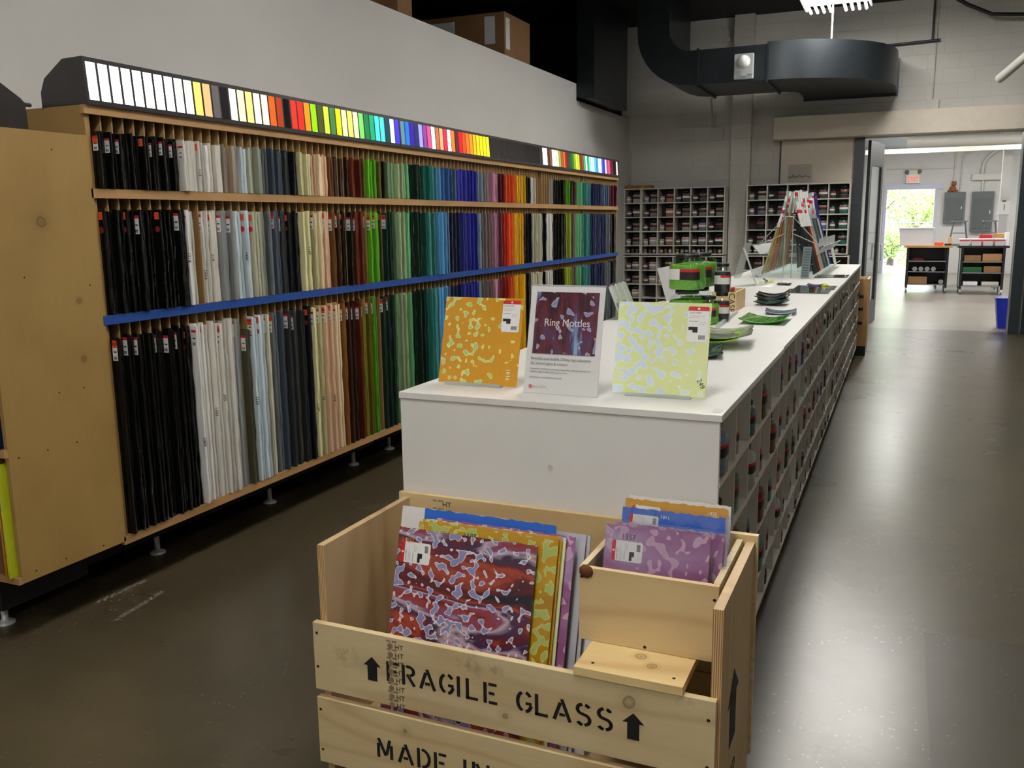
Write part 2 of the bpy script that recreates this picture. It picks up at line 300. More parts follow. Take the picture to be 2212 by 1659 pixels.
def mottle(name, streaks, blob_in, rim, scale=22, th=0.56, rot=0.0, stretch=(1, 1, 1), fade=None, grain=(0.25, 1.0, 1), seed=0, dist=0.3, gs=5.5, clus=0.0):
    """ring-mottled art glass: streaky ground, round blots with a light rim"""
    if name in _mc: return _mc[name]
    a = N(name); g = a.noise(a.co(grain, rot=(0, 0, rot), loc=(seed, seed, 0)), gs, 4, 0.5, 0.8)
    c = a.ramp(g, streaks); n = a.noise(a.co(stretch, loc=(seed * 3, 0, 0)), scale, 0.6, 0.4, dist)
    if clus: n = a.math('MULTIPLY_ADD', a.math('SUBTRACT', a.noise(a.co(loc=(seed, 1, 0)), 7, 2), 0.5), clus, n)
    if fade is not None:
        sx = a.n('ShaderNodeSeparateXYZ'); a.l(a.co(), sx.inputs[0]); fd = a.n('ShaderNodeMapRange'); fd.inputs[1].default_value = fade[0]; fd.inputs[2].default_value = fade[1]; fd.inputs[3].default_value = 0; fd.inputs[4].default_value = fade[2]
        a.l(sx.outputs[0], fd.inputs[0]); n = a.math('SUBTRACT', n, fd.outputs[0])
    ins = a.ramp(n, [(0, (0, 0, 0)), (th, (0, 0, 0)), (th + .012, (1, 1, 1))]); inner = a.ramp(n, [(0, (0, 0, 0)), (th + .035, (0, 0, 0)), (th + .075, (1, 1, 1))])
    c = a.mix(a.math('MULTIPLY', ins, 0.85), c, lin(rim)); c = a.mix(a.math('MULTIPLY', inner, 0.95), c, lin(blob_in))
    a.base(c); a.rough(0.12); a.b.inputs['Coat Weight'].default_value = 0.4; _mc[name] = a.m; return a.m
m_mot_red = mottle('mottle_red_purple', [(0.30, lin((34, 24, 40))), (0.38, lin((110, 34, 36))), (0.43, lin((168, 70, 50))), (0.47, lin((96, 34, 44))), (0.51, lin((60, 44, 78))), (0.55, lin((196, 170, 184))), (0.585, lin((128, 70, 100))), (0.64, lin((150, 50, 40))), (0.7, lin((50, 34, 50)))], (128, 132, 184), (240, 230, 236), 44, 0.55, rot=-0.3, fade=(0.25, 0.45, 0.07), seed=2, dist=.1, gs=8, clus=.35)
m_mot_gold = mottle('mottle_gold', [(0.3, lin((198, 138, 28))), (0.7, lin((206, 152, 40)))], (178, 204, 132), (240, 236, 150), 42, 0.56, fade=(0.12, 0.27, 0.16), seed=1, dist=0, clus=.2)
m_mot_olive = mottle('mottle_olive_gold', [(0.3, lin((170, 128, 22))), (0.7, lin((190, 150, 36)))], (170, 182, 100), (204, 206, 120), 40, 0.53, seed=4)
m_mot_pale = mottle('mottle_pale_green', [(0.3, lin((216, 224, 150))), (0.7, lin((222, 230, 170)))], (212, 226, 242), (228, 238, 224), 38, 0.47, fade=(0.08, 0.27, 0.17), seed=5, dist=.1)
m_mot_purple = mottle('mottle_lilac', [(0.3, lin((130, 62, 112))), (0.5, lin((160, 104, 156))), (0.7, lin((184, 168, 206)))], (196, 160, 190), (214, 176, 200), 34, 0.57, rot=0.2, seed=3)
m_mot_blue = mottle('streaky_blue', [(0.3, lin((18, 78, 186))), (0.7, lin((48, 118, 216)))], (40, 110, 210), (60, 130, 220), 10, 0.9)
m_mot_amber = mottle('mottle_amber_top', [(0.3, lin((190, 134, 40))), (0.7, lin((208, 156, 60)))], (214, 176, 90), (226, 196, 120), 20, 0.7)
m_poster = mottle('poster_print', [(0.3, lin((150, 180, 214))), (0.37, lin((84, 60, 104))), (0.45, lin((110, 44, 50))), (0.5, lin((60, 36, 52))), (0.57, lin((128, 52, 54))), (0.63, lin((80, 66, 120))), (0.7, lin((170, 196, 224)))], (150, 150, 200), (190, 196, 220), 40, 0.64, grain=(1.6, 0.3, 1), seed=6, gs=9)
# ---------------------------------------------------------------- room shell
XW, YF, ZC = -4.173, 14.4, 4.65
struct(Bx(-7, -3.2, -0.2, 5, 14.6, 0).obj('floor', m_floor))
struct(Bx(-7, 14.6, -0.2, 5, 29.7, 0).obj('floor', m_floor2))
struct(MB().prism([(0.175, 1.2), (1.5, 1.2), (1.5, 3.83), (0.17, 3.755)], 'z', 0.0, 0.0012).obj('floor', m_patch))
struct(Bx(-7, -3.2, ZC, 5, 14.6, ZC + .2).obj('ceiling', m_ceil))
struct(Bx(XW - .12, -3.2, 0, XW, 11.86, 3.475).obj('wall_left', m_wall))
struct(Bx(XW - .12, 11.86, 0, XW, YF, 3.26).obj('wall_left', m_wall))
struct(Bx(XW, 12.11, 0, XW + .05, YF - .001, 2.755).obj('trim_1', m_wall))
struct(Bx(-7, -3.2, 0, -6.8, YF, ZC).obj('wall_left', m_ceil))
struct(Bx(-6.8, -3.2, 3.3, XW - .12, YF, 3.44).obj('floor', m_ceil))
struct(Bx(-6.8, 13.6, 3.44, XW - .02, 13.7, ZC).obj('wall_far', m_ceil))
struct(Bx(-7, YF, 0, -0.66, YF + .2, ZC).obj('wall_far', m_block))
struct(Bx(-0.66, YF, 2.8, 1.5, YF + .2, ZC).obj('wall_far', m_block))
struct(Bx(1.5, YF, 0, 5, YF + .2, ZC).obj('wall_far', m_block))
struct(Bx(4.8, -3.2, 0, 5, YF, ZC).obj('wall_right', flat('grey_brick_paint', (104, 100, 94), .8)))
struct(Bx(-7, -3.4, 0, 5, -3.2, ZC).obj('wall_near', m_wall))
struct(Bx(-2.514, YF - .14, 0, -2.22, YF, ZC).obj('trim_2', m_block))
struct(Bx(-1.87, YF - .3, 2.806, 4.8, YF - .001, 3.127).obj('trim_3', m_beam, bevel=.006))
struct(Bx(-2.65, YF - .04, 4.3, -2.3, YF, 4.36).obj('trim_4', m_beam))
# door opening: frame, glazed leaves
struct(Bx(-0.74, YF - .06, 0, -0.60, YF + .22, 2.8).obj('trim_5', m_frame))
struct(Bx(1.43, YF - .06, 0, 1.56, YF + .22, 2.8).obj('trim_5', m_frame))
def glazed_leaf(label, hx, hy, ang, w, name='door_1'):
    t = thing(name, label, 'door', (hx, hy, 0), ang); del t['category']; struct(t)
    f = MB(); f.box(0, -.022, 0.01, w, .022, .36); f.box(0, -.022, 2.42, w, .022, 2.78); f.box(0, -.022, .36, .13, .022, 2.42); f.box(w - .13, -.022, .36, w, .022, 2.42)
    f.obj('door_frame', m_frame, t, bevel=.003)
    Bx(.13, -.006, .36, w - .13, .006, 2.42).obj('glass_pane', m_acr, t)
    for s in (-1, 1):
        MB().tube([(w - .07, s * .022, .98), (w - .07, s * .07, .98), (w - .07, s * .07, 1.24), (w - .07, s * .022, 1.24)], .011, 8).obj('pull_handle', m_chrome, t)
    return t
glazed_leaf('dark framed glass door leaf folded open left of the doorway', -0.545, YF + .25, math.radians(80), 0.95)
glazed_leaf('dark framed glass door leaf folded open at the right edge', 1.60, YF - .08, math.radians(-66), 0.9, 'door_2')
# sliding panel left of the opening
t = tag(Bx(-1.775, YF - .05, 0.01, -0.76, YF - .005, 2.795).obj('door_3', m_beam), 'large pale sliding panel on the far wall under the soffit', 'door'); struct(t); del t['category']
tag(Bx(-1.80, YF - .055, 0.0, -1.776, YF - .002, 2.8).obj('trim_6', m_frame), 'dark edge strip of the sliding panel', 'trim'); struct(bpy.data.objects['trim_6']); del bpy.data.objects['trim_6']['category']
# ---------------------------------------------------------------- ceiling lamps of the shop
g_tube = glow('fluorescent_tube_glow', (255, 252, 245), 14)
def high_bay(x, y, z, label, power=ROOM_LIGHT):
    t = thing('high_bay_light', label, 'ceiling light', (x, y, z), group='fluorescent ceiling fixtures')
    MB().prism([(-.40, .02), (-.36, .10), (.36, .10), (.40, .02), (.38, .02), (.345, .085), (-.345, .085), (-.38, .02)], 'y', -.62, .62).obj('housing', m_whitedull, t)
    for k in range(8):
        xx = -.33 + k * .08 + (.1 if k > 3 else 0)
        MB().tube([(xx, -.6, 0), (xx, .6, 0)], .017, 10).obj('tube', g_tube, t)
    for yy in (-.45, .45): MB().tube([(0, yy, .1), (0, yy, ZC - z)], .006, 6).obj('hanger_rod', m_chrome, t)
    l = area('lamp', (0, 0, .06), .66, 1.16, power); l.parent = t
    return t
high_bay(-0.93, 12.0, 4.23, 'lit fluorescent fixture hanging above the curved duct')
for i, y in enumerate((8.4, 4.8, 1.2, -1.9)): high_bay(-0.93, y, 4.35, 'fluorescent fixture over the white counter, %s from the far end' % ORD[i + 2])
high_bay(-0.10, 11.2, 4.42, 'fluorescent fixture nearest the far wall over the right hand aisle', ROOM_LIGHT * 1.6)
for i, y in enumerate((6.0, 0.9)): high_bay(2.7, y, 4.42, 'dimmer fluorescent fixture over the right hand aisle, %s from the far end' % ORD[i + 2], ROOM_LIGHT * .16)
# ---------------------------------------------------------------- ducts and pipes
t = thing('air_duct', 'dark sheet metal duct sweeping round under the ceiling at the far wall', 'duct', (0, 0, 0))
Z0, Z1, Y0, Y1 = 3.387, 3.82, 12.13, 13.375
po = [(-3.41, ZC - .01), (-3.41, 4.09)] + [(-2.71 - .70 * math.cos(a), 4.09 - .70 * math.sin(a)) for a in [PI / 2 * k / 8 for k in range(1, 9)]] + [(-2.60, Z0), (-2.60, Z1), (-2.71, Z1)] + [(-2.71 - .27 * math.sin(a), 4.09 - .27 * math.cos(a)) for a in [PI / 2 * k / 6 for k in range(0, 7)]] + [(-2.98, ZC - .01)]
MB().prism(po, 'y', Y0, Y1).obj('riser_elbow', m_duct, t)
Bx(-2.60, Y0, Z0, -1.71, Y1, Z1).obj('straight_section', m_duct, t)
e = MB(); cx, cy, Ro, Ri = -1.71, 13.62, 1.49, 0.245
ol = [(cx + Ro * math.sin(a), cy - Ro * math.cos(a)) for a in [PI / 2 * k / 16 for k in range(17)]]; il = [(cx + Ri * math.sin(a), cy - Ri * math.cos(a)) for a in [PI / 2 * k / 16 for k in range(17)]]
vs = [(x, y, z) for z in (Z0, Z1 + .03) for x, y in ol] + [(x, y, z) for z in (Z0, Z1 + .03) for x, y in il]; n = 17   # outer low, outer high, inner low, inner high
e.add(vs, [(k, k + 1, n + k + 1, n + k) for k in range(16)], smooth=True); e.add(vs, [(2 * n + k + 1, 2 * n + k, 3 * n + k, 3 * n + k + 1) for k in range(16)], smooth=True)
for k in range(16): e.add(vs, [(k + 1, k, 2 * n + k, 2 * n + k + 1), (n + k, n + k + 1, 3 * n + k + 1, 3 * n + k)])
e.box(cx + Ri, cy, Z0, cx + Ro, YF, Z1 + .03); e.obj('radius_elbow', m_duct, t)
for x in (-2.60, -1.71): Bx(x - .012, Y0 - .015, Z0 - .03, x + .012, Y1 + .015, Z1 + .02).obj('flange', m_duct, t)
Bx(cx + Ri - .02, YF - .06, Z0 - .03, cx + Ro + .02, YF - .02, Z1 + .05).obj('flange', m_duct, t)
MB().tube([(-1.0, 12.62, Z1 + .03), (-1.0, 12.62, ZC)], .012, 8).obj('hanger_rod', m_chrome, t)
t = tag(MB().prism([(-4.17, 3.30), (-4.17, ZC - .01), (-3.93, ZC - .01), (-3.93, 3.27), (-4.03, 3.275)], 'y', 11.87, 13.44).obj('air_duct', m_duct), 'dark square duct dropping beside the end of the white partition wall', 'duct')
t = thing('smoke_detector', 'white round detector wrapped in clear plastic on the curved duct', 'detector', (-2.0, Y0 - .002, 3.56))
Bx(-.12, -.06, -.15, .12, 0, .16).obj('backplate', m_acr_edge, t, bevel=.01)
MB().lathe([(.001, .075), (.05, .07), (.075, .04), (.08, 0)], 0, 0, 20, M=Matrix.Translation((0, -.06, .06)) @ Matrix.Rotation(PI / 2, 4, 'X')).obj('dome', m_white, t)
for (x, z) in ((-.09, -.06), (.05, -.1), (-.02, -.12)): Bx(x, -.1, z, x + .07, -.06, z + .05).obj('plastic_fold', m_acr_edge, t)
tag(MB().tube([(-2.84, YF - .02, 3.5), (-2.80, YF - .02, 3.05)], .014).box(-2.86, YF - .06, 2.86, -2.66, YF, 3.03).obj('conduit_box', m_tube), 'small white junction box and conduit on the far wall left of the pilaster', 'electrical box')
tag(MB().tube([(0.25, YF - .02, 4.6), (0.25, YF - .02, 3.25)], .01).box(0.17, YF - .06, 3.13, 0.33, YF, 3.28).obj('conduit_box', m_tube), 'small pale conduit and box above the doorway soffit', 'electrical box')
tag(MB().tube([(-.6, YF - .05, 4.05), (0.3, YF - .05, 4.07)], .018).tube([(0.2, YF - .05, 4.07), (0.2, YF - .05, 4.6)], .015).obj('sprinkler_pipe', m_frame), 'thin dark pipe hanging on the far wall under the ceiling', 'pipe')
cab = [(0.35, YF - .3, 4.62), (0.6, YF - .3, 4.45), (0.9, YF - .3, 4.30), (1.4, YF - .3, 4.25), (2.2, YF - .3, 4.27)]
tag(MB().tube(cab, .025).obj('ceiling_cable', m_dark), 'thick black cable drooping from the ceiling at the upper right', 'cable')
tag(MB().tube([(0.98, 13.2, 3.35), (1.45, 12.3, 3.72), (1.9, 11.4, 4.0)], .055, 12).obj('vent_pipe', m_tube), 'white round pipe slanting up at the right edge above the soffit', 'pipe')
# cardboard boxes stored above the partition
def carton(x0, y0, z0, w, d, h, label, rz=0, notes=()):
    t = thing('cardboard_box', label, 'box', (x0, y0, z0), rz)
    Bx(0, 0, 0, w, d, h).obj('carton', m_card, t, bevel=.006)
    Bx(w * .5 - .03, -.001, h - .001, w * .5 + .03, d + .001, h + .001).obj('packing_tape', m_rail, t)
    for q in notes: Bx(*q).obj('paper_label', m_paper, t)
    return t
carton(-5.55, 9.77, 3.442, 1.25, .76, .56, 'large brown cardboard box with paper labels above the partition wall', 0, ((0.15, -.004, .30, .62, 0, .50), (1.0, -.004, .22, 1.13, 0, .52), (1.25, .03, .16, 1.254, .14, .50)))
carton(-5.1, 7.3, 3.442, .78, .42, .5, 'tilted brown cardboard box nearer the camera above the partition wall', math.radians(12))

# ---------------------------------------------------------------- glass rack along the left wall
XR = -3.10; R0 = 2.785; PITCH = 0.0593; FIRST = 2.811
joints = [2.785, 5.34, 6.571, 7.843, 9.05, 10.291]
rows_z = [(0.300, 1.246), (1.284, 1.777), (1.816, 2.116)]
near_words = ['nearest', 'second nearest', 'middle', 'second farthest', 'farthest']
for i in range(5):
    a0, a1 = joints[i], joints[i + 1] - .002
    t = thing('glass_rack', '%s section of the long birch rack of upright sheet glass' % near_words[i], 'rack', (XR, a0, 0), group='birch glass racks along the left wall')
    L = a1 - a0
    if i == 0: Bx(-.86, 0, .262, -.015, .018, 2.152).obj('end_panel', m_ply, t)
    if i == 4: Bx(-.86, L - .018, .262, -.015, L, 2.152).obj('end_panel', m_ply, t)
    for z0, z1 in ((.262, .300), (1.246, 1.284), (1.777, 1.816), (2.116, 2.152)):
        Bx(-.02, 0 if i else -.012, z0, 0, L, z1).obj('front_rail', m_rail, t)
    for z0, z1 in ((.270, .290), (1.25, 1.268), (1.782, 1.80), (2.13, 2.148)):
        Bx(-.85, .02, z0, -.0205, L - .02, z1).obj('shelf_board', m_div, t)
    Bx(-.87, .02, .262, -.855, L - .02, 2.152).obj('back_panel', m_ply, t)
    me = None
    k = 0
    while True:
        y = FIRST + k * PITCH; k += 1
        if y < a0 + .02: continue
        if y > a1 - .02: break
        if me is None:
            b = MB()
            for z0, z1 in ((.2905, 1.249), (1.2685, 1.781), (1.8005, 2.129)): b.box(-.5, -.0035, z0, -.021, .0035, z1)
            me = b.mesh('divider', m_div)
        link('divider', me, t, (0, y - a0, 0))
    Bx(-.0003, -.012 if i == 0 else 0, 1.245, .0025, L, 1.285).obj('blue_tape', m_tape, t)
    for s in range(3 if i == 0 else 2):
        yy = (.49, 1.39, 2.3)[s] if i == 0 else (.1, .9)[s]
        if i == 1: yy += .12
        f = MB(); f.lathe([(.04, 0), (.04, .006), (.03, .012), (.014, .018), (.014, .095)], -.335, yy, 14); f.obj('levelling_foot', m_chrome, t)
    Bx(-.80, .02, .0955, -.315, L - .02, .2615).obj('base_box', flat('black_base', (12, 12, 12), .7), t)
# sheets of glass
stops = {
 'top': [(0, 'K'), (9, 'W'), (14, 'CB'), (16, 'PB'), (17, 'GG'), (19, 'G'), (20, 'BG'), (22, 'DG'), (23, 'K2'), (24, 'CR'), (26, 'PE'), (29, 'AM'), (30, 'DB'), (33, 'RB'), (35, 'OL'), (36, 'BR'), (38, 'OL'), (39, 'DK'), (40, 'SG'), (42, 'PG'), (44, 'GR'), (45, 'DGR'), (48, 'DT'), (50, 'TE'), (51, 'SB'), (53, 'BL'), (56, 'ST'), (57, 'IN'), (60, 'CO'), (63, 'LS'), (65, 'GB'), (67, 'PI'), (69, 'MA'), (70, 'MR'), (72, 'OR'), (76, 'YO'), (79, 'YE'), (80, 'K2'), (82, 'W'), (84, '0'), (90, 'LG'), (91, 'DK'), (97, 'BR'), (99, 'DB'), (102, 'GR'), (105, 'TE'), (110, 'NV'), (118, 'ST'), (122, 'MR')],
 'middle': [(0, 'K'), (9, 'W'), (10, '0'), (11, 'W'), (13, 'CG'), (15, 'PB'), (17, 'CR2'), (18, 'GG'), (19, 'G'), (20, 'BG'), (21, 'DG'), (22, 'K2'), (24, 'CR'), (27, 'PE'), (29, 'AM'), (30, 'DB'), (31, 'DK'), (33, 'RB'), (35, 'OL'), (36, 'BR'), (38, 'DO'), (39, 'DGR'), (41, 'SG'), (42, 'PG'), (44, 'GR'), (45, 'DGR'), (48, 'DT'), (49, 'TE'), (51, 'SB'), (54, 'ST'), (55, 'NV'), (58, 'IN'), (61, 'CO'), (63, 'LS'), (64, 'GB'), (66, 'MA'), (68, 'PI'), (69, 'RO'), (71, 'RE'), (73, 'OR'), (75, 'YO'), (79, 'K2'), (82, 'CR2'), (86, 'K2'), (88, 'W'), (91, 'DK'), (97, 'LI'), (100, 'MA'), (102, 'GR'), (105, 'TE'), (110, 'NV'), (119, 'G'), (122, 'K2')]}
stops['bottom'] = [(0, 'K'), (9, 'W'), (14, 'CG'), (15, 'SK'), (16, 'PB'), (18, 'CR2'), (19, 'G'), (20, 'BG'), (21, 'DG'), (24, 'K2'), (25, 'CR'), (27, 'PE'), (30, 'AM'), (31, 'DB'), (33, 'RB'), (34, 'OL'), (36, 'BR'), (37, '0'), (38, 'DGR')] + [s for s in stops['middle'] if s[0] >= 41]
def code_at(row, k):
    c = 'K'
    for s, v in stops[row]:
        if s <= k: c = v
    return c
NS = 126
hts = {'bottom': .895, 'middle': .447, 'top': .236}
zb = {'bottom': .302, 'middle': 1.286, 'top': 1.818}
rnd = random.Random(11)
def sheet_shape(mb, x, y, z, h, th, prot, lean, r, mi=0):
    """one upright sheet: wavy hand-rolled front edge, leaning a little along the rack"""
    n = 12 if h > .6 else (8 if h > .3 else 6); vs = []; ph = r.random() * 9; amp = .0020 if h > .3 else .0014
    for i in range(n + 1):
        t = i / n; zz = z + t * h; w = amp * (math.sin(t * 11 * (h / .45) + ph) + .7 * math.sin(t * 23 * (h / .45) + ph * 2)) + r.uniform(-.001, .001)
        dy = lean * (1 - t) * -1; xf = x + prot + w
        vs += [(x - .42, y + dy, zz), (xf, y + dy + .0008, zz), (xf + .0012, y + dy + th * .5, zz), (xf, y + dy + th - .0008, zz), (x - .42, y + dy + th, zz)]
    fs = []
    for i in range(n):
        for j in range(5): fs.append((i * 5 + j, i * 5 + (j + 1) % 5, (i + 1) * 5 + (j + 1) % 5, (i + 1) * 5 + j))
    fs += [(4, 3, 2, 1, 0), tuple(n * 5 + j for j in range(5))]
    mb.add(vs, fs, mi); return mb
cands = []
for row in ('bottom', 'middle', 'top'):
    for k in range(NS):
        c = code_at(row, k)
        if c == '0': continue
        y0 = FIRST + k * PITCH - (PITCH - .0035 if k == 0 else 0) * 0
        ys = (FIRST + (k - 1) * PITCH + .004) if k else 2.806
        ye = FIRST + k * PITCH - .004
        if k == 0: continue
        m = 4 if k < 12 else 3
        span = ye - ys; sp = rnd.uniform(0, .016) + (.012 if k < 10 else 0)
        for j in range(m):
            h = hts[row] * rnd.uniform(.93, 1.0) if row == 'top' else hts[row] * rnd.uniform(.975, 1.0)
            if c == 'SK': h *= .92
            hid = row == 'bottom' and ys > 5.05 and ys < 5.0
            cands.append(dict(row=row, k=k, j=j, c=c, y=ys + j * span / m + .0004, th=span / m - .0007, h=h, prot=rnd.uniform(-.002, .012) + (.010 if j == 0 else 0) + sp - .001 * j, shade=rnd.choice((0, 1, 1, 2)), size=h / ys ** 1.5 * (0.25 if row == 'bottom' and ys > 5.1 else 1)))
cands.sort(key=lambda d: -d['size'])
solo, rest = cands[:300], cands[300:]
rest_mb = MB(); rest_m = []
m_lab = [m_paper, m_red, m_ink]
def price_tag(parent, y, z, x=0.0, w=.028, h=.07):
    """white label, red head, bar code, on the near face of a sheet (faces -Y)"""
    b = MB(); yy = y - .0006
    b.box(x - w, yy - .0004, z - h, x, yy, z, 0); b.box(x - w, yy - .0007, z - h * .16, x, yy - .0003, z, 1)
    b.box(x - w * .75, yy - .0007, z - h * .55, x - w * .2, yy - .0003, z - h * .48, 2)
    for q in range(5): b.box(x - w * .8 + q * w * .12, yy - .0007, z - h * .92, x - w * .8 + q * w * .12 + w * .07, yy - .0003, z - h * .75, 2)
    return b.obj('price_label', m_lab, parent)
for d in solo:
    mb = sheet_shape(MB(), 0, 0, 0, d['h'], d['th'], d['prot'], 0.0, rnd)
    o = mb.obj('glass_sheet', sheet_mat(d['c'], d['shade'])); o.location = (XR - .02, d['y'], zb[d['row']])
    tag(o, '%s glass sheet, %s in the %s slot from the near end, %s row' % (CNAME[d['c']], ORD[d['j'] + 1], ordn(d['k']), d['row']), 'glass sheet', 'glass sheets standing in the %s row of the rack' % d['row'])
    if d['j'] == 0 and d['k'] < 46 and rnd.random() < .62: price_tag(o, 0, d['h'] - rnd.uniform(.012, .03), d['prot'] - .003, h=.08 if d['row'] != 'top' else .06)
    if d['j'] in (0, 1) and d['k'] < 40 and rnd.random() < .4:
        z = d['h'] - .012; Bx(d['prot'] - .03, -.0012, z - .032, d['prot'] - .004, -.0004, z).obj('orange_sticker', m_orange, o)
        if d['row'] != 'top':
            MB().lathe([(.014, 0), (.014, .0006)], 0, 0, 16, M=Matrix.Translation((d['prot'] - .017, -.0002, z - .075)) @ Matrix.Rotation(PI / 2, 4, 'X')).obj('round_sticker', m_red if sum(SHEET[d['c']]) > 200 else flat('dull_red_sticker', (130, 36, 28), .6), o)
# marker numbers written down the face of pale sheets
marks = {('middle', 9): '1218', ('middle', 11): '1434', ('middle', 12): '319', ('bottom', 9): '1009', ('bottom', 11): '1305', ('bottom', 12): '375', ('middle', 16): '1401', ('bottom', 16): '2130', ('bottom', 25): '1137', ('middle', 25): '1137', ('bottom', 26): '34', ('bottom', 28): '1334', ('top', 11): '113', ('top', 12): '1403', ('top', 25): '37'}
for d in solo:
    if d['j'] == 0 and (d['row'], d['k']) in marks:
        o = next(q for q in C.objects if q.name.startswith('glass_sheet') and abs(q.location.y - d['y']) < 1e-6 and abs(q.location.z - zb[d['row']]) < 1e-6)
        text(marks[(d['row'], d['k'])], .024, frame((d['prot'] - .006, -.0016, d['h'] * rnd.uniform(.35, .6)), (0, 0, -1), (1, 0, 0)), m_ink, o, 'marker_number')
ids = {}
for d in rest:
    key = (d['c'], d['shade'])
    if key not in ids: ids[key] = len(rest_m); rest_m.append(sheet_mat(*key))
    sheet_shape(rest_mb, XR - .02, d['y'], zb[d['row']], d['h'], d['th'], d['prot'], 0.0, rnd, ids[key])
o = rest_mb.obj('glass_sheet', rest_m); tag(o, 'many coloured glass sheets filling the farther slots of the long rack', 'glass sheets'); o['kind'] = 'stuff'
# light boxes with sample strips on top of the rack
E_ = 255
c1 = [(255, 255, 255)] * 9 + [(255, 253, 235), (255, 205, 100), (228, 165, 112), (84, 78, 78), (40, 38, 40), (255, 255, 225), (255, 250, 175), (255, 238, 120), (255, 250, 205), (255, 250, 190), (214, 84, 24), (150, 50, 24), (40, 34, 34), (190, 46, 30), (236, 40, 30), (250, 132, 20), (130, 232, 10), (64, 72, 24), (182, 202, 50), (60, 112, 60), (240, 250, 10), (250, 250, 165), (240, 246, 90), (252, 252, 172), (110, 192, 90), (20, 112, 60), (20, 152, 102), (70, 220, 232), (70, 222, 190), (16, 60, 75), (216, 242, 236), (58, 52, 236)]
c2 = [(80, 122, 136), (30, 102, 204), (42, 20, 152), (36, 34, 100), (140, 140, 246), (126, 56, 142), (236, 72, 122), (255, 255, 255), (172, 96, 60), (246, 152, 116), (226, 36, 60), (255, 255, 255), (250, 112, 40), (80, 22, 30), (226, 12, 20), (250, 62, 20), (255, 102, 20), (255, 132, 10), (255, 166, 10), (255, 200, 0), (255, 226, 0), (250, 236, 10), (250, 236, 20)] + [(34, 32, 34)] * 18
fr = random.Random(5)
c3 = [(255, 255, 250), (250, 250, 245), (60, 40, 40), (120, 70, 50), (255, 252, 235), (255, 250, 225), (240, 240, 190), (140, 150, 60), (160, 70, 30), (190, 90, 50), (120, 30, 24), (60, 50, 36), (30, 80, 40), (40, 110, 50), (120, 150, 30), (230, 240, 60), (170, 200, 40), (110, 50, 24), (130, 60, 40), (60, 150, 90), (200, 230, 210), (20, 160, 120), (150, 220, 220), (210, 240, 250), (190, 230, 250), (60, 190, 230), (60, 130, 220), (220, 235, 255), (230, 240, 255), (60, 80, 220), (40, 50, 160), (220, 220, 245), (150, 60, 110), (230, 80, 110), (110, 20, 60), (90, 10, 40), (60, 20, 30), (60, 20, 34), (250, 230, 215)]
prof = [(0.013, 2.152), (0.001, 2.341), (-.11, 2.338), (-.222, 2.268), (-.249, 2.214), (-.249, 2.143), (-.235, 2.1525)]
def light_box(a0, a1, cols, label, start=.014):
    t = thing('light_box', label, 'light box', (XR, a0, 0), group='backlit sample boxes on top of the rack')
    MB().prism(prof, 'y', 0, a1 - a0 - .003).obj('casing', m_vinyl, t)
    for s in (0.0, a1 - a0 - .003): pass
    p = PITCH * 1.0253 if len(cols) < 60 else .06
    for i, c in enumerate(cols):
        y = start + i * p; lit = sum(c) > 130
        b = MB(); w = .047; z0, z1 = 2.172, 2.322
        def X(z): return 0.013 - (z - 2.152) * .0635 + .0012
        q = [(X(z0), y, z0), (X(z0), y + w, z0), (X(z1), y + w, z1), (X(z1), y, z1)]
        b.add(q + [(x - .004, yy, zz) for x, yy, zz in q], [(0, 1, 2, 3), (7, 6, 5, 4), (0, 4, 5, 1), (1, 5, 6, 2), (2, 6, 7, 3), (3, 7, 4, 0)])
        wht = min(c) > 225
        b.obj('sample_strip', glow('sample_%d_%d_%d' % c, c, 2.6 if wht else (1.25 if lit else .35)) if sum(c) > 115 else flat('unlit_sample', (30, 29, 32), .15), t)
    return t
light_box(2.785, 5.29, c1, 'backlit box of mostly white, green and red samples, nearest on the rack')
light_box(5.29, 7.835, c2, 'middle backlit box running red to yellow and then black')
light_box(7.835, 10.29, c3, 'farthest backlit box of narrow streaky blue and white samples', .03)
tag(MB().tube([(XR - .12, 2.55, 2.12), (XR - .22, 2.62, 2.18), (XR - .3, 2.72, 2.165), (XR - .34, 2.80, 2.17)], .009).obj('power_cord', m_vinyl), 'dark cord joining the two light boxes above the plywood panel', 'cord')
# second rack, facing the camera's left
t = thing('glass_rack', 'birch rack with a plain plywood side and yellow glass at the left edge', 'rack', (0, 0, 0), group='birch glass racks along the left wall')
b = Bx(XR - .02, 2.268, .278, XR, 2.782, 2.028); b.obj('side_panel', m_ply, t)
dots = MB()
for (y, z) in ((2.30, 1.98), (2.30, 1.47), (2.42, 1.47), (2.31, .78), (2.44, .78), (2.58, .78), (2.33, .31), (2.47, .31), (2.66, .30), (2.52, 1.0), (2.64, 1.0), (2.72, 1.42), (2.60, 1.96)):
    dots.lathe([(.0038, 0), (.0038, .0006)], 0, 0, 8, M=Matrix.Translation((XR, y, z)) @ Matrix.Rotation(PI / 2, 4, 'Y'))
dots.obj('nail', m_ink, t)
for z0, z1 in ((.278, .305), (.792, .822), (1.29, 1.32), (1.99, 2.028)): Bx(-4.15, 2.25, z0, XR + .002, 2.266, z1).obj('front_rail', m_rail, t)
for z in (.29, .80, 1.30, 2.0): Bx(-4.15, 2.2665, z - .008, XR - .0205, 2.77, z + .008).obj('shelf_board', m_div, t)
Bx(-4.15, 2.771, .278, XR - .021, 2.781, 2.02).obj('back_panel', m_ply, t)
for k in range(17): Bx(XR - .08 - k * .0593, 2.27, .30, XR - .073 - k * .0593, 2.7, 1.99).obj('divider', m_div, t)
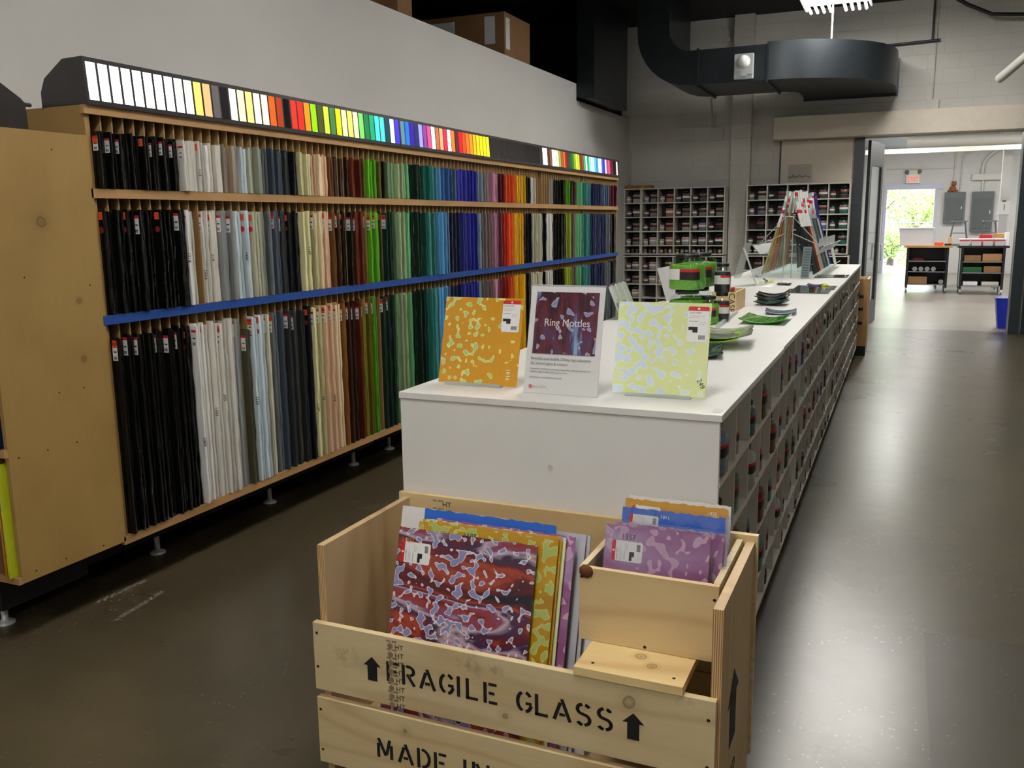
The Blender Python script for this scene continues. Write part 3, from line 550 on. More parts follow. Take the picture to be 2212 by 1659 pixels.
for (x, y) in ((-3.42, 2.4), (-3.62, 2.70), (-4.0, 2.4)): MB().lathe([(.04, 0), (.04, .006), (.03, .012), (.014, .018), (.014, .095)], x, y, 14).obj('levelling_foot', m_chrome, t)
Bx(-4.14, 2.33, .0955, -3.33, 2.76, .2775).obj('base_box', flat('black_base', (12, 12, 12), .7), t)
m_yel = flat('yellow_green_glass', (196, 206, 40), .2, coat=.5, var=.15); m_amb = flat('deep_amber_glass', (190, 124, 16), .2, coat=.5, var=.2)
for k, (x, m, z, h, lb) in enumerate(((-3.128, m_yel, .306, .46, 'yellow-green glass sheet leaning in the bottom row at the left edge'), (-3.145, m_amb, .306, .45, 'amber glass sheet behind the yellow-green one at the left edge'), (-3.132, sheet_mat('NV', 1), .823, .43, 'navy glass sheet in the rack at the left edge'), (-3.134, sheet_mat('MR', 2), 1.322, .4, 'maroon glass sheet in the rack at the left edge, upper row'))):
    tag(MB().box(x - .006, 2.235, z, x + .004, 2.6, z + h).obj('glass_sheet', m), lb, 'glass sheet')
t = thing('light_box', 'black taped end of a light box cut off by the left edge', 'light box', (0, 2.255, 0), group='backlit sample boxes on top of the rack')
zz = 2.029
MB().prism([(0, zz), (.012, zz + .19), (.11, zz + .185), (.232, zz + .112), (.249, zz + .095), (.252, zz), ], 'x', -4.15, XR).obj('casing', m_vinyl, t)
for i in range(15): Bx(-3.17 - i * .0608, -.004, zz + .02, -3.12 - i * .0608, .001, zz + .17).obj('sample_strip', glow('sample_255_255_255', (255, 255, 255), 2.6), t)
# ---------------------------------------------------------------- jars
m_lid = flat('jar_lid_black', (22, 22, 24), .35); m_bandk = flat('label_black', (30, 27, 30), .5)
def frit(name, rgb, dark=.55):
    if name in _mc: return _mc[name]
    a = N(name); v = a.vor(a.co(), 260); c = lin(rgb); a.base(a.ramp(v.outputs['Distance'], [(0.1, tuple(x * 1.15 for x in c)), (0.8, tuple(x * dark for x in c))])); a.rough(.4); a.bump(v.outputs['Distance'], .6, .003); _mc[name] = a.m; return a.m
FR = {'white': (214, 212, 204), 'clear': (150, 152, 148), 'ivory': (196, 190, 150), 'grey': (96, 98, 96), 'black': (30, 30, 32), 'amber': (140, 84, 40), 'red': (120, 34, 34), 'olive': (96, 98, 40), 'teal': (70, 150, 140), 'blue': (44, 66, 130), 'pale blue': (140, 160, 184), 'peach': (196, 150, 110), 'pink': (180, 120, 120), 'green': (64, 110, 60)}
fm = {k: frit('frit_' + k.replace(' ', '_'), v) for k, v in FR.items()}
def jar_mesh(r, h, sq, name, n=18):
    b = MB()
    b.lathe([(r * .9, 0), (r * .985, h * .02), (r * .985, h * .66), (r * .9, h * .75)], n=n, mi=0, sq=sq)                                 # contents
    b.lathe([(r * .93, 0), (r, h * .03), (r, h * .68), (r * .93, h * .76), (r * .66, h * .86), (r * .66, h * .87)], n=n, mi=1, sq=sq, cap=False)
    b.lathe([(r * .70, h * .865), (r * .72, h * .87), (r * .72, h * .985), (r * .69, h)], n=n, mi=2)
    q = lambda z0, z1, mi, k, a0=0, a1=n: b.add([(x * k, y * k, z) for z in (h * z0, h * z1) for x, y in pts], [(i, i + 1, len(pts) + i + 1, len(pts) + i) for i in range(a0, a1)], mi, True)
    pts = []
    for i in range(n + 1):
        t = 2 * PI * i / n; kk = (abs(math.cos(t)) ** (2 + sq * 6) + abs(math.sin(t)) ** (2 + sq * 6)) ** (-1 / (2 + sq * 6)) if sq else 1
        pts.append((r * kk * math.cos(t), r * kk * math.sin(t)))
    q(.54, .60, 3, 1.008); q(.36, .54, 4, 1.008)
    return b.mesh(name, [fm['white'], m_jar, m_lid, m_red, m_bandk])
def own_contents(o, m, band=None):
    o.material_slots[0].link = 'OBJECT'; o.material_slots[0].material = m
    if band: o.material_slots[4].link = 'OBJECT'; o.material_slots[4].material = band
me_big = jar_mesh(.062, .165, .35, 'frit_jar_large'); me_small = jar_mesh(.036, .125, .3, 'frit_jar_small', 14); me_tiny = jar_mesh(.026, .085, 0, 'frit_jar_tiny', 12)
# ---------------------------------------------------------------- long white counter
CX0, CX1, CY0 = -1.513, -.45, 2.53; CP = .28; lev = [.10, .253, .466, .677, .885]
jr = random.Random(3)
for i in range(4):
    y0 = CY0 + i * 8 * CP; L = 8 * CP - .001
    t = thing('jar_counter', 'white counter cabinet with jar cubbies, %s from the near end' % ORD[i + 1], 'counter', (0, y0, 0), group='white counter cabinets')
    Bx(CX0 + .002, 0, .10, CX1 - .003, .02 if i == 0 else .006, 1.084).obj('end_panel', m_white, t)
    if i == 3: Bx(CX0 + .002, L - .02, .10, CX1 - .003, L, 1.084).obj('end_panel', m_white, t)
    Bx(CX0, .021, .10, CX0 + .018, L - .021, 1.084).obj('side_panel', m_white, t)
    Bx(CX1 - .36, .021, .10, CX1 - .345, L - .021, 1.084).obj('back_board', m_whitedull, t)
    for k, z in enumerate(lev): Bx(CX1 - .344, .007 if i or k else .021, z, CX1, L - .002, z + .016).obj('shelf', m_whitedull, t)
    me = Bx(CX1 - .343, -.006, .117, CX1 - .001, .006, 1.083).mesh('divider', m_whitedull)
    for k in range(1, 8): link('divider', me, t, (0, k * CP, 0))
    if i: link('divider', me, t, (0, .0065, 0))
    if i == 0: MB().lathe([(.008, 0), (.008, .004)], 0, 0, 14, M=Matrix.Translation((-.975, 0, .90)) @ Matrix.Rotation(PI / 2, 4, 'X')).obj('screw_cap', m_whitedull, t)
    for k in range(3):
        MB().lathe([(.035, 0), (.035, .006), (.014, .014), (.014, .10)], CX1 - .06, .3 + k * .8, 12).obj('levelling_foot', m_chrome, t)
        MB().lathe([(.035, 0), (.035, .006), (.014, .014), (.014, .10)], CX0 + .05, .3 + k * .8, 12).obj('levelling_foot', m_chrome, t)
for j, (a0, a1, x1, lb) in enumerate(((CY0 - .004, 3.985, CX1 + .004, 'near'), (3.987, 8.0, CX1 - .002, 'middle'), (8.002, CY0 + 32 * CP, CX1 + .001, 'far'))):
    tag(Bx(CX0 - .002, a0, 1.0845, x1, a1, 1.106).obj('worktop', m_white, bevel=.0015), 'white laminate worktop panel over the %s part of the counter' % lb, 'worktop', 'white worktop panels')
names = list(FR)
for col in range(32):
    for r_, z in enumerate(lev[::-1]):
        p = .95 if col < 12 else (.75 if col < 22 else .45)
        if r_ == 4 and col < 1: continue
        if jr.random() > p: continue
        big = jr.random() < .6 and r_ < 4; short = r_ == 4
        me = me_tiny if short else (me_big if big else me_small); r = .026 if short else (.062 if big else .036)
        yy = CY0 + col * CP + .016 + r + jr.uniform(.01, .07); xx = CX1 - r + jr.uniform(-.006, .007)
        o = link('frit_jar', me, None, (xx, yy, z + .0165)); o.rotation_euler = (0, 0, jr.uniform(-.15, .15) if not big else 0); c = jr.choice(names); own_contents(o, fm[c])
        tag(o, 'jar of %s frit in the %s row, %s cubby along the counter side' % (c, ('top', 'second', 'third', 'fourth', 'bottom')[r_], ordn(col + 1)), 'jar', 'frit jars in the counter cubbies')
# ---------------------------------------------------------------- wall cubbies with jars
def cubby(name_label, x0, x1, zb_, cols, hs, y0=13.98, top=True, base=0.0):
    t = thing('cubby_shelf', name_label, 'shelf', (x0, y0, zb_), group='white jar cubbies on the far wall'); w = x1 - x0; th = .016; D = YF - y0 - .145
    Ht = sum(hs) + th * (len(hs) + 1) + base
    for x in (0, w - th): Bx(x, 0, 0, x + th, D, Ht).obj('side_panel', m_cubby, t)
    if base: Bx(th + .0005, .01, 0, w - th - .0005, .03, base - .001).obj('plinth', m_cubby, t)
    z = base; zs = []
    for h in hs + [0]:
        Bx(th + .0005, .001, z, w - th - .0005, D - .012, z + th).obj('shelf', m_cubby, t); zs.append(z + th); z += th + h
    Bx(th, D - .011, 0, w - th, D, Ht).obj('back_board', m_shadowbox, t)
    cw = (w - th) / cols
    for k in range(1, cols):
        for q, h in enumerate(hs): Bx(k * cw, .002, zs[q] + .0005, k * cw + th, D - .0125, zs[q] + h - .0005).obj('divider', m_cubby, t)
    return [(x0 + k * cw + th, cw - th, zb_ + zs[q], h, q, k) for q, h in enumerate(hs) for k in range(cols)], y0
def fill(cells, nm, pal, nrow, skip=()):
    cs, y0 = cells
    for (x, w, z, h, q, k) in cs:
        rowname = ORD[nrow - q] if nrow - q < 19 else 'low'
        if (q, k) in skip: continue
        if h < .16:
            for s in range(3):
                c = pal(q, k, s); o = link('frit_jar', me_tiny, None, (x + .05 + s * (w - .1) / 2, y0 + .05, z + .001)); own_contents(o, fm[c], m_paper if jr.random() < .5 else None)
                tag(o, '%s of three tiny jars of %s frit, %s cubby, %s row, %s' % (('left', 'middle', 'right')[s], c, ORD[k + 1], rowname, nm), 'jar', 'jars in the far wall cubbies')
        else:
            for s in range(2):
                if (s == 0) and jr.random() < .12: continue
                c = pal(q, k, s); o = link('frit_jar', me_big if s else me_small, None, (x + w - .066 if s else x + .05 + jr.uniform(0, .015), y0 + (.07 if s else .05), z + .001)); own_contents(o, fm[c], m_paper if (s == 0 or jr.random() < .4) else None)
                tag(o, '%s jar of %s frit in %s cubby of %s row, %s' % (('small', 'large')[s], c, ORD[k + 1], rowname, nm), 'jar', 'jars in the far wall cubbies')
p1 = lambda q, k, s: jr.choice([['white', 'clear', 'grey'], ['ivory', 'white', 'peach'], ['grey', 'clear', 'white'], ['clear', 'pale blue', 'grey'], ['grey', 'black', 'clear'], ['grey', 'amber', 'clear']][k % 6])
p2 = lambda q, k, s: ('teal' if k == 4 and q < 4 and q > 0 else jr.choice(['clear', 'grey', 'pale blue', 'white', 'black']))
HS = [.205] * 4
cubA = cubby('upper white cubby unit beside the long rack on the far wall', -4.12, -3.84, 1.115, 1, [.115] + HS); fill(cubA, 'far left', p1, 5)
cubB = cubby('upper white cubby unit between the rack and the pilaster', -3.836, -2.53, 1.115, 5, [.115] + HS); fill(cubB, 'left upper unit', p1, 5, skip=())
cubAl = cubby('lower white cubby unit beside the long rack on the far wall', -4.12, -3.84, .005, 1, HS, base=.19); fill(cubAl, 'far left low', p1, 4)
cubBl = cubby('lower white cubby unit between the rack and the pilaster', -3.836, -2.53, .005, 5, HS, base=.19); fill(cubBl, 'left lower unit', p1, 4, skip=[(q, k) for q in (0, 1) for k in range(5)] + [(2, 3), (2, 4)])
cubC = cubby('upper white cubby unit under the clear sign holder', -2.21, -.745, 1.125, 5, [.115] + HS); fill(cubC, 'right upper unit', p2, 5)
cubCl = cubby('lower white cubby unit mostly hidden behind the counter', -2.24, -.72, .005, 5, HS, base=.20); fill(cubCl, 'right lower unit', p2, 4, skip=[(q, k) for q in (0, 1, 2) for k in range(5)] + [(3, 4)])
t = thing('cardboard_box', 'flat brown cardboard box on top of the left wall cubbies', 'box', (-4.16, 14.02, 2.118 + .003))
Bx(0.02, 0, 0, .46, .22, .075).obj('carton', m_card, t, bevel=.003); Bx(.3, -.001, .0, .36, .221, .0765).obj('packing_tape', m_rail, t)
t = thing('sign_holder', 'clear acrylic sign holder with dark handwriting above the right cubbies', 'sign holder', (-1.66, 14.32, 2.2))
Bx(0, 0, 0, .34, .008, .25).obj('acrylic_sheet', thin_glass('hazy_acrylic', (244, 244, 242), .5, .05, .12), t); MB().tube([(0.0 + i * .018, -.002, .045 + .028 * abs(math.sin(i * 1.1)) + (.03 if i % 5 == 4 else 0)) for i in range(19)], .004, 5).obj('handwriting', m_ink, t)
# ---------------------------------------------------------------- crate end behind the counter
t = thing('wooden_crate', 'tall wooden crate with dark slots standing past the far end of the counter', 'crate', (-.50, 11.52, 0))
Bx(-.5, 0, .12, .155, .02, .93).obj('end_board', wood('crate_end_wood', (190, 150, 100), (140, 96, 56), 'z'), t); Bx(.13, .021, .12, .155, .5, .93).obj('side_board', m_plyside, t); Bx(-.5, .48, .12, .129, .5, .93).obj('back_board', m_plyside, t)
for z in (.70, .55, .38): Bx(.03, -.002, z, .10, .001, z + .035).obj('hand_slot', m_ink, t)
Bx(-.5, 0, 0, .15, .5, .119).obj('skid', m_dark, t)
# ---------------------------------------------------------------- big shipping crate in front
t = thing('shipping_crate', 'open pine and plywood shipping crate stencilled fragile glass, in front of the counter', 'crate', (0, 0, 0))
Bx(-1.511, 1.990, .312, -.345, 2.010, .521).obj('front_board', m_pine, t, bevel=.0012)
Bx(-1.508, 1.988, .078, -.347, 2.010, .287).obj('front_board', m_pine2, t, bevel=.0012)
Bx(-1.495, 2.011, .02, -1.473, 2.503, .752).obj('side_panel', m_plyside, t); Bx(-.362, 2.011, .02, -.338, 2.503, .748).obj('side_panel', m_plyside, t)
for x0, x1, z in ((-1.4955, -1.4725, .752), (-.3625, -.3375, .748)): Bx(x0, 2.0105, .02, x1, 2.0108, z).obj('plywood_edge', m_edge, t)
Bx(-1.515, 2.504, .56, -.330, 2.524, .766).obj('back_board', m_pine3, t, bevel=.0012); Bx(-1.515, 2.504, .32, -.330, 2.524, .556).obj('back_board', m_pine, t); Bx(-1.515, 2.504, .08, -.330, 2.524, .316).obj('back_board', m_pine, t)
Bx(-1.472, 2.011, .13, -.363, 2.503, .148).obj('bottom_board', m_plyside, t)
for y in (2.05, 2.42): Bx(-1.50, y, 0, -.34, y + .06, .0195).obj('skid', m_pine3, t)
# stencil lettering: strokes in a 1 x 1.5 cell, gaps left by the stencil
def quad(b, x0, z0, x1, z1, w):
    dx, dz = x1 - x0, z1 - z0; L = math.hypot(dx, dz); nx, nz = -dz / L * w / 2, dx / L * w / 2
    v = [(x0 - nx, z0 - nz), (x1 - nx, z1 - nz), (x1 + nx, z1 + nz), (x0 + nx, z0 + nz)]
    b.add([(x, 0, z) for x, z in v] + [(x, .0006, z) for x, z in v], [(0, 1, 2, 3), (7, 6, 5, 4), (0, 4, 5, 1), (1, 5, 6, 2), (2, 6, 7, 3), (3, 7, 4, 0)])
def arc(b, cx, cz, rx, rz, a0, a1, w, n=7):
    p = [(cx + rx * math.cos(math.radians(a0 + (a1 - a0) * i / n)), cz + rz * math.sin(math.radians(a0 + (a1 - a0) * i / n))) for i in range(n + 1)]
    for q in range(n):
        (x0, z0), (x1, z1) = p[q], p[q + 1]; e = .012; d = math.hypot(x1 - x0, z1 - z0); quad(b, x0 - (x1 - x0) / d * e, z0 - (z1 - z0) / d * e, x1 + (x1 - x0) / d * e, z1 + (z1 - z0) / d * e, w)
G = {'F': [('l', 0, 0, 0, 1.5), ('l', .22, 1.41, .72, 1.41), ('l', .22, .8, .58, .8)], 'I': [('l', 0, 0, 0, 1.5)], 'L': [('l', 0, 0, 0, 1.5), ('l', -.08, .09, .66, .09)],
 'E': [('l', 0, 0, 0, 1.5), ('l', .22, 1.41, .72, 1.41), ('l', .22, .76, .58, .76), ('l', .22, .09, .74, .09)],
 'R': [('l', 0, 0, 0, 1.5), ('l', .2, 1.41, .36, 1.41), ('a', .36, 1.08, .33, .33, 90, -80), ('l', .2, .74, .36, .74), ('l', .34, .66, .72, 0)],
 'A': [('l', 0, 0, .36, 1.25), ('l', .44, 1.5, .92, 0), ('l', .30, .42, .62, .42)],
 'G': [('a', .42, .76, .40, .68, 112, 250), ('a', .46, .76, .38, .68, 80, 38), ('a', .46, .76, .38, .68, -82, -20), ('l', .50, .66, .86, .66)],
 'S': [('a', .36, 1.12, .32, .34, 100, 262), ('a', .40, 1.12, .34, .34, 75, 30), ('a', .40, .40, .34, .36, 88, -80), ('a', .36, .40, .34, .36, 262, 212), ('l', .32, .80, .46, .74)],
 'M': [('l', 0, 0, 0, 1.1), ('l', .02, 1.5, .5, .22), ('l', .56, .34, .80, 1.5), ('l', .90, 0, .90, 1.1)], 'D': [('l', 0, 0, 0, 1.5), ('a', .22, .76, .50, .68, 88, -88)],
 'N': [('l', 0, 0, 0, 1.5), ('l', .2, 1.4, .74, .1), ('l', .9, 0, .9, 1.5)], 'T': [('l', -.3, 1.41, .6, 1.41), ('l', .15, 0, .15, 1.2)]}
def stencil(word, xs, z, s, parent, y, sx=.048):
    for ch, x in zip(word, xs):
        b = MB()
        for g in G[ch]:
            if g[0] == 'l': quad(b, *g[1:5], .205)
            else: arc(b, *g[1:7], .205)
        b.v = [(x + .004 + a * sx, y + c, z + d * s) for a, c, d in b.v]; b.obj('stencil_letter', m_ink, parent)
stencil('FRAGILE', (-1.264, -1.214, -1.160, -1.098, -1.042, -1.015, -.962), .387, .0400, t, 1.9892)
stencil('GLASS', (-.868, -.813, -.764, -.702, -.645), .384, .0400, t, 1.9892)
stencil('MADE', (-1.305, -1.237, -1.173, -1.119), .143, .0400, t, 1.9872); stencil('IN', (-1.027, -1.0), .143, .0400, t, 1.9872); stencil('T', (-.885,), .143, .0400, t, 1.9872)
def arrow(M, k=1.0):
    p = [(-.016, 0), (.016, 0), (.016, .046), (.029, .046), (0, .074), (-.029, .046), (-.016, .046)]
    MB().prism([(x * k, y * k) for x, y in p], 'z', 0, .0006, M=M).obj('arrow_stencil', m_ink, t)
arrow(frame((-1.312, 1.9895, .378), (1, 0, 0), (0, 0, 1)), .98); arrow(frame((-.548, 1.9895, .375), (1, 0, 0), (0, 0, 1)), .98)
arrow(frame((-.3376, 2.20, .30), (0, 1, 0), (0, 0, 1)), 2.8)
text('UP', .10, frame((-.3376, 2.14, .16), (0, 1, 0), (0, 0, 1)), m_ink, t, depth=.0003)
m_stamp = flat('stamp_ink', (66, 60, 52), .7)
for k in range(8):
    z = .505 - k * .0255
    text('HT', .021, frame((-1.236, 1.9896, z - .017), (1, 0, 0), (0, 0, 1)), m_stamp, t, 'heat_treatment_stamp'); text('MILL 005P', .0078, frame((-1.262, 1.9896, z + .002), (1, 0, 0), (0, 0, 1)), m_stamp, t, 'mill_stamp')
    MB().lathe([(.009, 0), (.009, .0003)], 0, 0, 9, M=frame((-1.250, 1.9894, z - .010), (1, 0, 0), (0, 0, 1))).obj('stamp_mark', flat('stamp_grey', (140, 122, 94), .7), t)
for k in range(4):
    z = .745 - k * .027; text('HT', .026, frame((-1.350 + k * .001, 2.5036, z - .013), (1, 0, 0), (0, 0, 1)), m_stamp, t, 'heat_treatment_stamp'); text('MILL 005P', .0088, frame((-1.385, 2.5036, z + .003), (1, 0, 0), (0, 0, 1)), m_stamp, t, 'mill_stamp')
for (x, z) in ((-1.497, .49), (-1.499, .385), (-1.496, .25), (-1.496, .12), (-.362, .47), (-.362, .345), (-.362, .25)): MB().lathe([(.0045, 0), (.0045, .0005)], 0, 0, 10, M=frame((x, 1.9892 if z > .3 else 1.9872, z), (1, 0, 0), (0, 0, 1))).obj('nail', m_ink, t)
# small inner box and its shelf
t = thing('wooden_box', 'small open pine box sitting inside the right end of the shipping crate', 'box', (0, 0, 0))
Bx(-.743, 2.135, .546, -.372, 2.152, .752).obj('front_board', m_pine3, t, bevel=.001); Bx(-.743, 2.153, .546, -.726, 2.50, .752).obj('side_board', m_pine, t); Bx(-.389, 2.153, .546, -.372, 2.50, .752).obj('side_board', m_pine, t)
Bx(-.725, 2.153, .546, -.390, 2.50, .56).obj('bottom_board', m_pine, t)
MB().lathe([(.018, 0), (.02, .002), (.005, .005)], 0, 0, 9, M=frame((-.722, 2.1345, .742), (1, 0, 0), (0, 0, 1))).obj('broken_knot', flat('knot_brown', (112, 66, 36), .8), t)
for (x, z) in ((-.735, .725), (-.382, .715), (-.56, .555)): MB().lathe([(.0045, 0), (.0045, .0005)], 0, 0, 10, M=frame((x, 2.1345, z), (1, 0, 0), (0, 0, 1))).obj('nail', m_ink, t)
t = tag(Bx(-.706, 1.985, .5218, -.425, 2.35, .5452).obj('shelf_board', m_pine4, bevel=.001), 'knotty pine board under the small box, resting on the crate front', 'board')
for x in (-.665, -.455): MB().lathe([(.0045, 0), (.0045, .0005)], x, 2.02, 10).obj('screw', m_ink, t); t.children[-1].location.z = .5452
# ---------------------------------------------------------------- art glass tiles with labels
def art_glass(name, label, cat, BL, wv, h, th, lean, mat, group=None, wavy=0.0, rz=0.0, seed=1):
    """tile whose local x runs along its foot, y up its face, z out of its face; BL foot corner, lean in metres back per metre"""
    u = Vector((0, lean, 1)).normalized(); u = Matrix.Rotation(rz, 3, 'Z') @ u; r = Matrix.Rotation(rz, 3, 'Z') @ Vector((1, 0, 0))
    M = frame(BL, r, u); rr = random.Random(seed); b = MB()
    nx = 40; top = [(wv * i / nx, h + (wavy * (math.sin(i * .9 + seed) + math.sin(i * 1.7)) + rr.uniform(-wavy, wavy)) * .5) for i in range(nx, -1, -1)] if wavy else [(wv, h), (0, h)]
    b.prism([(0, 0), (wv, 0)] + top, 'z', -th, 0)
    o = b.obj(name, mat); o.matrix_world = M; tag(o, label, cat, group); return o
def sticker(parent, x, y, w, h, rot=0, txt=True):
    """shop label: rounded white ticket with red head, black corner block and bar code"""
    M = Matrix.Translation((x, y, .0003)) @ Matrix.Rotation(rot, 4, 'Z'); r = .004
    pl = [(r, 0), (w - r, 0), (w, r), (w, h - r), (w - r, h), (r, h), (0, h - r), (0, r)]
    o = MB().prism(pl, 'z', 0, .0004).obj('shop_label', m_paper, parent); o.matrix_local = M
    MB().prism([(0, h * .88), (w, h * .88), (w, h - r), (w - r, h), (r, h), (0, h - r)], 'z', .0004, .0007).obj('red_header', m_red, o)
    MB().lathe([(w * .055, .0007), (w * .055, .0009)], w / 2, h * .94, 14).lathe([(w * .03, .0009), (w * .03, .001)], w / 2, h * .94, 10).obj('round_emblem', [m_paper], o)
    MB().prism([(w * .06, h * .42), (w * .5, h * .42), (w * .5, h * .26), (w * .26, h * .26), (w * .26, h * .33), (w * .06, h * .33)], 'z', .0004, .0007).box(w * .06, h * .575, .0004, w * .5, h * .585, .0007).obj('black_block', m_ink, o)
    b = MB()
    for i in range(12): b.box(w * .56 + i * w * .028, h * .07, .0004, w * .56 + i * w * .028 + w * (.012 if i % 3 else .02), h * .19, .0007)
    b.obj('bar_code', m_ink, o)
    if txt:
        for k, (tx, yy, s) in enumerate((('GLASS SHEET', .80, .1), ('Art Glass, Ring Mottle, 12 x 12', .72, .058), ('Single rolled, 3 mm', .67, .058), ('Not for fusing', .54, .055), ('Hand made', .48, .055))):
            text(tx, w * s, Matrix.Translation((w * (.06 if k < 3 else .56), h * yy, .0004)), m_ink if k == 0 else m_graytext, o, 'label_print', depth=.0001)
    return o
def easel(BL, w, label, rz=0):
    t = thing('display_easel', label, 'easel', BL, rz, 'clear display easels on the counter')
    MB().prism([(0, 0), (0, .012), (.004, .012), (.004, .004), (.075, .004), (.105, .004), (.105, 0)], 'x', 0, w).obj('base_tray', m_acr_edge, t)
    MB().prism([(.044, .006), (.048, .006), (.103, .18), (.098, .182)], 'x', w * .3, w * .7).obj('back_rest', m_acr_edge, t)
    return t
g = 'ring mottle tiles shown on the counter'
easel((-1.43, 2.695, 1.1065), .21, 'low clear easel holding the amber tile'); easel((-.79, 2.712, 1.1065), .21, 'low clear easel holding the pale green tile')
o = art_glass('glass_tile', 'amber ring mottle glass tile on the left of the counter end', 'glass tile', (-1.464, 2.712, 1.112), .300, .300, .004, .255, m_mot_gold, g, rz=-.035)
sticker(o, .224, .185, .066, .108); text('9141', .02, Matrix.Translation((.272, .02, .0004)) @ Matrix.Rotation(PI / 2, 4, 'Z'), m_paper, o, 'pen_number')
o = art_glass('glass_tile', 'pale green ring mottle glass tile with blue blots, right on the counter end', 'glass tile', (-.837, 2.726, 1.112), .300, .298, .004, .27, m_mot_pale, g, rz=.01)
sticker(o, .228, .175, .066, .112); text('249', .022, Matrix.Translation((.270, .055, .0004)) @ Matrix.Rotation(-1.1, 4, 'Z'), m_ink, o, 'pen_number')
# sign in its acrylic holder
t = thing('sign_holder', 'acrylic sign holder with a printed ring mottles poster between the two tiles', 'sign', M=frame((-1.118, 2.655, 1.1075), (1, -.028, 0), (0, .24, 1)))
MB().box(0, 0, -.002, .256, .352, .0005).obj('backing_sheet', m_paper, t); MB().box(-.002, -.001, .0031, .258, .355, .0041).obj('front_sheet', thin_glass('sign_cover', (254, 254, 254), 0.1), t)
MB().box(-.003, .353, -.005, .259, .357, .002).obj('top_edge', m_acr_edge, t); MB().box(0, -.001, -.08, .256, .0015, -.004).obj('foot', m_acr_edge, t)
me = Bx(.020, .130, .0006, .238, .333, .0009).obj('picture', m_poster, t); me.location.z = .0012
text('Ring Mottles', .034, Matrix.Translation((.134, .222, .0026)), m_paper, t, 'title', align='CENTER', squeeze=.92)
text('Beautiful non-fusible Tiffany reproductions', .0132, Matrix.Translation((.018, .110, .0026)), m_graytext, t, 'tagline', depth=.0001, squeeze=.92); text('for stained glass & mosaics', .0132, Matrix.Translation((.018, .094, .0026)), m_graytext, t, 'tagline', depth=.0001, squeeze=.92)
for k, s in enumerate(('Designed for stained glass and mosaics, ring mottles create the impression of', 'dappled sunlight on petals, leaves, grass, or water.', 'Non-fusible and not intended for kilnwork')): text(s, .0072, Matrix.Translation((.018, (.078, .068, .05)[k], .0026)), m_graytext, t, 'small_print', depth=.0001, squeeze=.92)
MB().lathe([(.0065, .0022), (.0065, .0028)], .024, .022, 16).obj('round_emblem', flat('pale_red_print', (214, 110, 120), .5), t); text('BULLSEYE', .011, Matrix.Translation((.034, .018, .0026)), flat('pale_grey_print', (200, 198, 200), .6), t, 'logo_print', depth=.0001)
# tiles in the crate
g = 'art glass sheets in the shipping crate'
o = art_glass('glass_sheet', 'red and purple ring mottle sheet at the front of the crate', 'glass sheet', (-1.345, 2.046, .149), .448, .632, .004, .29, m_mot_red, g, .0014, seed=2)
so = sticker(o, .070, .505, .062, .098, rot=PI / 2, txt=True); so.location = (.108 + .0, .548 - .0, .0003); text('2100', .022, Matrix.Translation((.010, .588, .0004)), m_amb, o, 'pen_number')
o.location.z += .001
so.location = (.112, .530, .0003)
art = [('olive gold ring mottle sheet behind the red one in the crate', (-1.29, 2.066), .448, .650, m_mot_olive), ('second olive gold sheet close behind the first in the crate', (-1.285, 2.078), .448, .653, m_mot_gold), ('pale green glass sheet edge behind the gold sheets in the crate', (-1.27, 2.090), .442, .650, m_mot_pale), ('lilac glass sheet behind the green one in the crate', (-1.25, 2.102), .445, .652, m_mot_purple), ('blue glass sheet rearmost of the coloured sheets in the crate', (-1.30, 2.114), .43, .672, m_mot_blue)]
for k, (lb, (x, y), w, h, m) in enumerate(art):
    o = art_glass('glass_sheet', lb, 'glass sheet', (x, y, .1495), w, h, .004, .29, m, g, .0016, seed=k + 4)
    if k == 0: text('1595', .022, Matrix.Translation((.15, .618, .0004)), m_ink, o, 'pen_number')
m_wb = flat('white_board_stock', (226, 224, 222), .5); m_sleeve = flat('grey_sleeve', (196, 196, 204), .2, coat=.4, var=.15)
tag(art_glass('backing_card', '', '', (-1.385, 2.126, .1495), .42, .668, .004, .29, m_wb), 'white backing card showing at the top left behind the red sheet', 'card')
tag(art_glass('glass_sheet', '', '', (-1.21, 2.139, .1495), .425, .648, .004, .29, m_sleeve, g), 'grey sleeved glass sheet between the lilac sheet and the white board', 'glass sheet')
tag(art_glass('glass_sheet', '', '', (-1.19, 2.152, .1495), .415, .642, .004, .29, m_sleeve, g), 'second grey sleeved glass sheet with a pale rim in the crate', 'glass sheet')
tag(art_glass('foam_board', '', '', (-1.20, 2.180, .1495), .455, .585, .012, .29, m_wb), 'white foam board at the right of the leaning sheets in the crate', 'board')
g = 'glass tiles in the small pine box'
bz = .5605
bt = [('lilac ring mottle tile with ticket, front of the small box', -.700, 2.165, .285, .292, m_mot_purple), ('second lilac tile just behind the front one in the small box', -.688, 2.205, .300, .286, m_mot_purple), ('third lilac tile with white sleeve in the small box', -.680, 2.222, .30, .282, flat('lilac_sleeve', (196, 170, 196), .3)), ('bright blue tile in the middle of the small box', -.694, 2.30, .292, .300, m_mot_blue), ('pale grey tile edge behind the blue one in the small box', -.69, 2.335, .297, .286, m_sleeve), ('amber tile second from the back in the small box', -.705, 2.365, .298, .305, m_mot_amber), ('white sleeved tile rearmost in the small box', -.70, 2.385, .298, .308, m_wb)]
